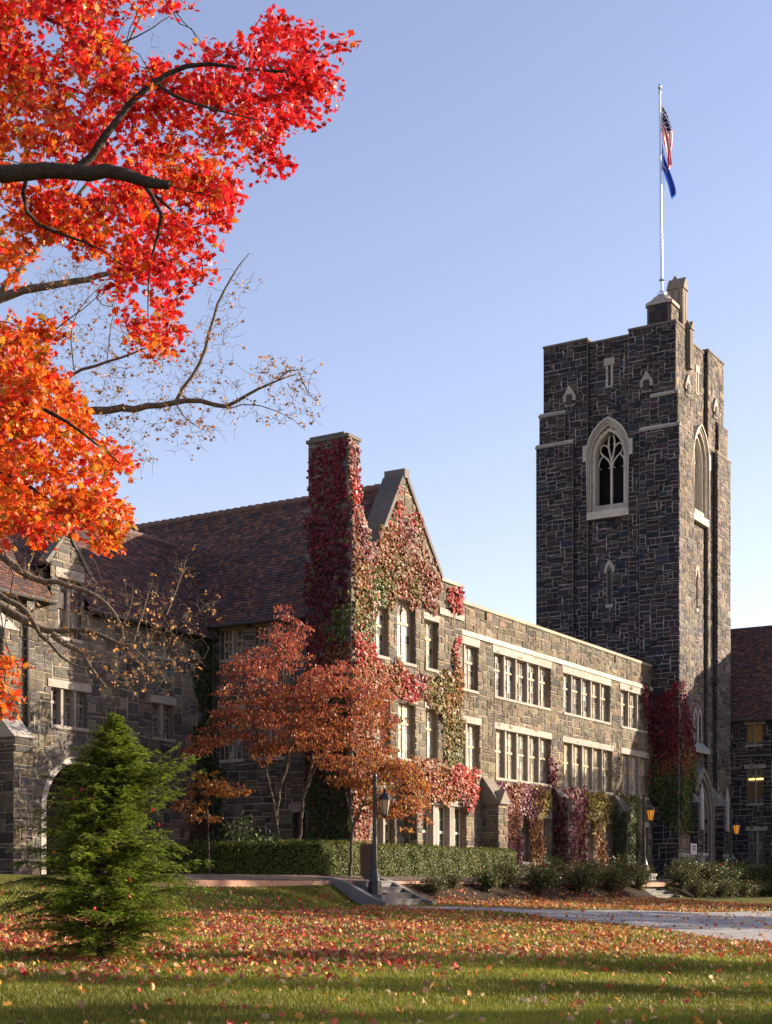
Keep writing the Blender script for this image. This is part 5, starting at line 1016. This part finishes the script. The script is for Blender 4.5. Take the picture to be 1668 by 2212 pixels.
ch = [(0, 16, CR), (-1.2, 16, CR), (0, 13, CR), (-1, 12, DC_), (0, 10, CR), (-1.2, 10.5, GR), (-.5, 11, DC_), (-1.3, 8, DG), (0, 7, DC_), (-.8, 9, BR), (0, 4, DG)]
gb_ = [(-9.8, 16, PK), (-9.8, 15, RD), (-9.8, 13.5, PK), (-9, 13.2, PK), (-9.7, 12, OG), (-8, 13.5, OG), (-7.5, 13.2, BR), (-7, 13, OL), (-6.5, 12.6, BR), (-6, 12.5, OL), (-5, 12.3, PK), (-5.5, 13, BR), (-4.5, 12.6, BR), (-8.5, 12, GR), (-8, 12.3, OL), (-7, 12, BR), (-9.8, 11, OL), (-9.2, 10.5, GR), (-8.7, 10, RD), (-9.9, 9.5, RD), (-9.5, 8.8, OG), (-8.6, 8.2, OG), (-9.8, 6, BR), (-6.7, 15, RD), (-6.5, 14, PK)]
ivy('crimson and olive vine cloaking the chimney and the gable above its windows', [
    ('-a', -10.28, [(-1.54, 14.25), (-1.54, 14.75), (.0, 14.75), (.3, 14.3)], 105, ch, .1), ('-b', -1.56, [(-10.25, 14.2), (-10.25, 14.8), (-9.6, 14.7), (-9.5, 14.2)], 130, gb_, .1),
    ('-a', -10.25, [(-1.5, 2), (-1.52, 14.3), (.33, 14.3), (.36, 8), (.36, 2)], 150, ch, .16), ('-a', -10.22, [(-1.36, 14.5), (-1.36, 16.7), (-.6, 16.74), (-.1, 16.7), (.22, 16.3), (.24, 14.5)], 105, ch, .1), ('-a', -10.22, [(-1.36, 14.5), (-1.36, 16.7), (-.9, 16.6), (-.8, 14.5)], 110, ch, .1),
    ('-b', -1.38, [(-10.22, 14.5), (-10.22, 16.7), (-9.5, 16.65), (-9.48, 14.5)], 165, gb_, .12), ('-b', -1.54, [(-10.2, 2.2), (-10.22, 14.35), (-9.55, 14.3), (-9.12, 13.75), (-9.1, 11.8), (-8.75, 11.4), (-8.72, 9.6), (-8.7, 7), (-9.2, 4), (-9.3, 2.2)], 170, gb_, .17),
    ('-b', -1.47, [(-9.3, 12.2), (-9.1, 13.2), (-8.5, 13.6), (-8.0, 14.3), (-7.2, 14.4), (-6.2, 14.0), (-5.6, 13.5), (-4.7, 13.3), (-4.1, 12.9), (-3.95, 12.5), (-4.5, 11.7), (-5.2, 11.75), (-5.8, 11.75), (-6.9, 11.75), (-7.5, 11.4), (-9.3, 11.35)], 175, gb_, .18),
    ('-b', -1.47, [(-6.9, 15.9), (-6.4, 16.0), (-6.0, 15.5), (-5.2, 14.5), (-4.3, 13.4), (-5.2, 13.5), (-6.4, 14.1), (-8.0, 14.3), (-7.4, 15.1)], 80, gb_, .08), ('-b', -1.47, [(-8.7, 9.5), (-8.1, 9.4), (-7.6, 8.15), (-8.9, 8.1), (-9.1, 8.6)], 150, gb_, .14)])
md = [(-7, 9.7, OG), (-6.5, 9, RD), (-6, 8.6, RD), (-5.6, 8.9, PK), (-7.5, 8.6, OG), (-4.5, 9.2, OL), (-3.5, 9.3, OL), (-2.6, 9.5, OG), (-2.4, 11, RD), (-2.9, 12.7, RD), (-2.6, 8, OL), (-3, 7.2, OL), (-2.4, 6.5, GR), (-4.3, 8.5, OL), (-3.2, 8.6, OG)]
ivy('orange and olive vine between window rows, down the right edge of the gable', [
    ('-b', -1.47, [(-7.2, 9.55), (-6.9, 9.5), (-6.2, 9.2), (-5.4, 9.15), (-5.0, 9.3), (-3.3, 9.55), (-2.9, 11.2), (-2.6, 11.1), (-2.28, 9.0), (-2.28, 7.7), (-2.28, 6.1), (-3.6, 6.1), (-3.95, 7.6), (-4.2, 8.2), (-5.2, 8.25), (-5.7, 8.3), (-6.9, 8.25), (-7.6, 8.2), (-8.5, 8.7), (-8.6, 9.3), (-8.0, 9.4)], 165, md, .16), ('-b', -1.5, [(-3.3, 12.9), (-2.4, 13.05), (-2.3, 11.9), (-3.1, 11.9), (-3.6, 12.4)], 150, md, .14)])
ivy('bright orange-red vine hanging over the ledge above the ground-floor windows', [('-b', -2.06, [(-7.4, 6.2), (-5, 6.15), (-3.1, 6.1), (-2.35, 6.0), (-2.3, 4.8), (-2.7, 4.55), (-3.7, 4.65), (-4.6, 4.6), (-5.5, 4.6), (-6.2, 4.4), (-7.4, 4.8)], 190, [(-7, 5.5, OG), (-6, 5.6, BR), (-5, 5.7, OG), (-4, 5.6, RD), (-4.2, 5, OG), (-3, 5.5, (.5, .09, .04)), (-2.5, 5, RD), (-3.3, 4.8, PK)], .2)])
ivy('rusty purple vine framing the first pair of ground-floor hall windows', [('-b', -.02, [(2.9, 5.9), (4.9, 6.0), (6.3, 6.1), (7.5, 6.1), (8.5, 5.9), (8.4, 5.4), (8.3, 4.9), (7.7, 4.7), (7.7, 3.7), (7.7, 2.3), (6.55, 2.3), (6.4, 4.0), (6.3, 4.75), (5.6, 4.75), (5.6, 4.0), (5.55, 2.3), (4.4, 2.3), (4.35, 3.6), (3.9, 4.6), (2.9, 4.9)], 165, [(3.5, 5.5, PU), (5, 5.5, BR), (6.5, 5.6, PU), (7.5, 5.7, OG), (8.1, 5.4, YL), (7.9, 4.9, OL), (7.1, 4, OG), (7, 3, OG), (4.9, 4, BR), (5, 3, PU), (6, 5, PU)], .2)])
ivy('purple and yellow vine over the second buttress and its ground-floor windows', [('-b', -.02, [(8.3, 7.4), (9.1, 7.4), (9.2, 6.3), (10.1, 6.1), (10.7, 5.95), (12.0, 6.15), (13.6, 6.1), (14.2, 6.1), (15.2, 6.1), (15.2, 5.4), (14.7, 4.75), (14.6, 2.3), (13.45, 2.3), (13.3, 4.7), (12.6, 4.8), (12.5, 2.3), (9.8, 2.3), (9.7, 4.7), (9.5, 6.0), (8.4, 6.2)], 165, [(8.7, 7.2, CR), (9, 6.5, CR), (10, 6, PK), (11, 5.7, PU), (12, 5.5, PU), (13, 5.8, YL), (14, 5.6, YL), (14.6, 5.2, OL), (13.5, 5, OL), (14, 3.8, OG), (11, 4, BR), (10.5, 3, BR), (12, 3.4, PU)], .2), ('-b', -.8, [(8.85, 2), (8.85, 4.6), (9.3, 5.3), (9.67, 4.6), (9.67, 2)], 120, [(9, 3, DC_), (9.4, 4.5, PU), (9.3, 2.3, BR)], .1), ('-b', -.84, [(8.75, 4.7), (8.85, 5.4), (9.0, 6.1), (9.9, 6.1), (10.2, 5.2), (9.8, 4.6)], 150, [(9, 5, PU), (9.6, 5.6, PK)], .2), ('-a', 8.83, [(-.8, 2), (-.8, 5), (-.3, 5.9), (0, 6), (0, 2)], 90, [(-.5, 4, DC_)], .1)])
ivy('dark green vine on the third buttress, left of the second lamp post', [('-b', -.02, [(15.2, 6.1), (17.1, 6.2), (18.9, 6.2), (18.9, 5.2), (19.3, 2.2), (17.9, 2.2), (15.8, 2.2), (15.7, 4.7), (14.9, 4.9), (15.2, 5.4)], 150, [(16, 5.8, OL), (17, 5, DG), (18.5, 5.5, GR), (16, 4, DG), (18, 3, DG), (17, 3, BR)], .2), ('-b', -.8, [(15.75, 2), (15.75, 4.9), (16.2, 5.6), (16.57, 4.9), (16.57, 2)], 130, [(16, 3, DG), (16.3, 4.5, GR)], .12), ('-b', -.86, [(15.65, 4.8), (15.75, 5.5), (16.0, 6.1), (16.8, 6.1), (16.9, 5.0), (16.5, 4.7)], 150, [(16, 3, DG), (16.3, 4.5, GR), (16.3, 2.3, BR)], .12), ('-a', 15.73, [(-.78, 2), (-.78, 5), (0, 6), (0, 2)], 120, [(-.5, 4, DG)], .1)])
tw = [(-1.2, 11.8, CR), (-.5, 11, CR), (-1, 10, DC_), (-.6, 8.5, DC_), (-1.4, 9, CR), (-.8, 7.8, BR), (-1.2, 7, DG), (-.4, 6.8, GR), (-1, 5.5, DG), (-1.2, 4.6, GR), (.2, 7.8, GR)]
tr_ = [(21.2, 12, CR), (21.5, 10.5, CR), (22, 9.5, CR), (22.8, 9, CR), (21.8, 8.2, BR), (22.5, 8, OL), (23.2, 7.6, GR), (21.8, 7, GR), (22.6, 6, DG), (22, 5, GR), (23.5, 4.5, DG)]
ivy('large crimson vine turning green below, on the lower corner of the tower', [('-a', 20.86, [(-.9, 11.6), (-1.2, 12.3), (-1.5, 12.0), (-1.52, 8.8), (-1.52, 4.3), (-1.2, 4.3), (-.8, 5.0), (-.5, 5.7), (0, 6.2), (0, 8.9), (0, 10.4), (-.2, 11.2)], 170, tw, .2), ('-b', -1.56, [(20.9, 12.3), (21.3, 12.2), (21.8, 11.3), (22.3, 10.2), (22.9, 9.2), (23.12, 8.8), (23.12, 4.3), (21.7, 4.4), (20.9, 4.3)], 165, tr_, .2), ('-b', -.92, [(23.1, 8.6), (23.5, 8.1), (23.7, 7.4), (23.2, 6.4), (23.2, 5.3), (23.3, 4.7), (24.2, 4.1), (23.0, 4.1)], 130, tr_, .2), ('-b', -.02, [(19.4, 12.3), (20.8, 11.6), (20.85, 4.3), (20.3, 6.5), (20.35, 9.4), (20.0, 10.9), (19.3, 11.4)], 110, [(20, 12, CR), (20.5, 10, CR), (20.6, 8, BR), (20.5, 6, DG)], .16)])
ivy('dark ivy climbing the inner corner between the arched and gabled buildings', [('-b', 4.88, [(-11.0, 2), (-10.6, 6), (-10.5, 10.3), (-9.7, 10.6), (-9.7, 2)], 120, [(-10, 9, DG), (-10, 6, DG), (-10.4, 4, (.1, .06, .03))], .15), ('-a', -9.68, [(4.85, 2), (4.85, 10.6), (4.5, 10.5), (4.45, 6), (4.1, 2)], 110, [(4.6, 9, DG), (4.5, 5, DG)], .15)])

# trees beyond the right edge of the photo, which shade the lawn and the hall
SD = np.array([math.cos(SUN_EL) * .968, math.cos(SUN_EL) * .25, math.sin(SUN_EL)])
def shade_tree(label, tgt, D, r, zc, hz, n, lsz):
    p = np.array([tgt[0] + .968 * D, tgt[1] + .25 * D]); g = float(gz(*p)); t = thing('autumn_tree', label, 'tree', (p[0], p[1], g), 'w', 'trees beyond the right edge'); o = np.array([p[0], p[1], g])
    c = unit(n) * rng.uniform(0, 1, (n, 1)) ** (1 / 2.4); tips = o + np.array([0, 0, zc]) + c * np.array([r, r, hz]); tips = tips[(np.sin(tips[:, 0] * 1.3 + tips[:, 2]) + np.sin(tips[:, 1] * 1.5) + np.sin(tips[:, 2] * 1.7)) > -1.25]
    lm = [([o - (0, 0, .2), o + (.1, 0, zc * .5), o + (0, .1, zc), o + (0, 0, zc + hz * .8)], [.28, .22, .14, .03])] + [([o + (0, 0, zc - hz * .6 + q * .25 * hz), o + np.array([math.cos(q * 2.2) * r * .8, math.sin(q * 2.2) * r * .8, zc - hz * .1 + q * .2 * hz])], [.1, .02]) for q in range(5)]
    recol(grow(lm, tips, (.03, .008)), (.1, .08, .065)).build('trunk', M['bark'], t, smooth=True)
    mb = MB(); mb.leaves(*tuft(tips, 9, .55, lsz, MAPLE, lambda P: mixcol([(.5, .22, .04), (.42, .12, .03), (.35, .26, .05), (.25, .22, .05)], [2, 2, 2, 1], len(P)), .8)[:6], droop=.5); mb.build('crown', M['dead'], t)
TREES = [('broad orange tree that shades the lawn before the near steps', (0, 39.6), 36, 5.8, 12.0, 5.0, 950, .33), ('slim orange tree shading the middle of the front lawn', (2, 22.4), 32, 1.5, 9.8, 4.0, 230, .28), ('small slim tree shading the nearest strip of lawn', (0, 14.0), 30, 1.25, 9.6, 4.4, 190, .28), ('sparse young tree shading the front lawn', (-2, 17.0), 33, .9, 10.2, 4.6, 110, .28), ('narrow bright tree shading the front lawn', (3, 19.2), 36, .45, 11.2, 3.4, 45, .24)]
for q in TREES: shade_tree(*q)
hp = ab(11.5, 0)[:2]; shade_tree('tall orange tree that shades the lower storeys of the hall', hp, 31, 6.2, 13.9, 2.1, 480, .32)  # unseen tree, crown flattened so its shade spares the bushes
hp = ab(0, -5.5)[:2]; shade_tree('wide flat-crowned tree that shades the planted bank', hp, 33, 6.0, 10.7, 2.3, 520, .32)  # unseen tree, crown flattened to shade the bank but not the hedge

# grass blades and fallen leaves
def frustum(n, y0, y1, m=1.08):
    Yv = np.sqrt(rng.uniform(y0 ** 2, y1 ** 2, n)); Xv = rng.uniform(-.2606 * m, .2606 * m, n) * Yv; return Xv, Yv
mb = MB()
for y0, y1, n, h, w in ((12, 16.5, 90000, .05, .0055), (16.5, 22, 80000, .052, .008), (22, 31, 70000, .055, .013), (31, 46, 50000, .06, .022)):
    X, Y = frustum(int(n * 1.25), y0, y1, 1.4); a = (X - H0[0]) * U[0] + (Y - H0[1]) * U[1]; b = (X - H0[0]) * V[0] + (Y - H0[1]) * V[1]
    k = ~path_inside(X, Y) & (b < -4.3) & ~((a > -12.4) & (b > -5.95)) & ~((a > -15.6) & (a < -12.4) & (b > -6)); X, Y = X[k], Y[k]; n = len(X); Z = gz(X, Y)
    th = rng.uniform(0, 6.28, n); hh = h * rng.uniform(.5, 1.4, n); ln = rng.normal(0, .45, (n, 2)) * hh[:, None]; dx, dy = np.cos(th) * w, np.sin(th) * w
    v = np.stack([np.stack([X - dx, Y - dy, Z], -1), np.stack([X + dx, Y + dy, Z], -1), np.stack([X + ln[:, 0], Y + ln[:, 1], Z + hh], -1)], 1).reshape(-1, 3)
    big = .8 + .35 * np.sin(X * .8 + np.sin(Y * .6)) * np.sin(Y * .9 + 1); c = mixcol([(.13, .16, .014), (.21, .23, .02), (.3, .285, .03), (.34, .27, .06)], [3, 4, 3, 1], n) * np.clip(big, .6, 1.2)[:, None]
    mb.add(v, np.arange(3 * n).reshape(-1, 3), 0, c)
tag(mb.build('grass', M['blade']), 'short green grass of the lawn', 'grass', kind='stuff')
mb = MB(); n = 140000; X, Y = frustum(n, 12, 62, 1.4); a = (X - H0[0]) * U[0] + (Y - H0[1]) * U[1]; b = (X - H0[0]) * V[0] + (Y - H0[1]) * V[1]
px, py = 834 + X / Y * F, 1913 - (gz(X, Y) - EYE) / Y * F
left = sstep(-px, -1150, -700); clump = np.clip(.5 + .6 * np.sin(X * 1.1 + 1.7 * np.sin(Y * .7)) * np.sin(Y * 1.3 + X * .4) + .35 * np.sin(X * 2.9 + Y * 1.1) * np.sin(Y * 2.3 - X), 0, 1.2)
d = .075 + left * sstep(py, 1935, 1975) * (1 - sstep(py, 2035, 2150)) * .8 + (1 - left) * sstep(py, 1985, 2010) * (1 - sstep(py, 2050, 2085)) * .6 + (b > -8.5) * (b < -4.4) * np.where(a > -12, .6, .1) + (1 - left) * sstep(py, 1925, 1945) * (1 - sstep(py, 1985, 2000)) * .5
d = d * (.25 + .95 * clump); d *= np.where((a < -12) & (b > -7.5), .3, 1); d *= np.where(path_inside(X, Y), .1, 1) * np.where(b > -4.25, .12, 1) * (b < -2.9)
d *= np.minimum(1, (26 / Y) ** .6 * 1.0); k = rng.uniform(size=n) < d; X, Y, px, py, left = X[k], Y[k], px[k], py[k], left[k]; n = len(X)
rp = np.clip(.2 + .42 * left - .2 * (py > 2085) + rng.normal(0, .15, n), 0, 1)
c = np.where((rng.uniform(size=n) < rp)[:, None], mixcol([(.42, .045, .035), (.34, .07, .055), (.25, .06, .045), (.36, .19, .11)], [3, 2, 2, 2], n), mixcol([(.55, .28, .05), (.5, .18, .04), (.42, .29, .15), (.26, .13, .06), (.55, .4, .14), (.5, .07, .04)], [3, 3, 2, 2, 1.5, 1], n))
nr = unit(n) * 1.0 + (0, 0, .8); mb.leaves(np.stack([X, Y, gz(X, Y) + .04 + rng.uniform(0, .03, n)], -1), nr, unit(n), .098 * rng.uniform(.5, 1.25, n), MAPLE, c, droop=1.5)
tag(mb.build('fallen_leaves', M['dead']), 'red, orange and brown leaves strewn over the lawn', 'leaves', kind='stuff')
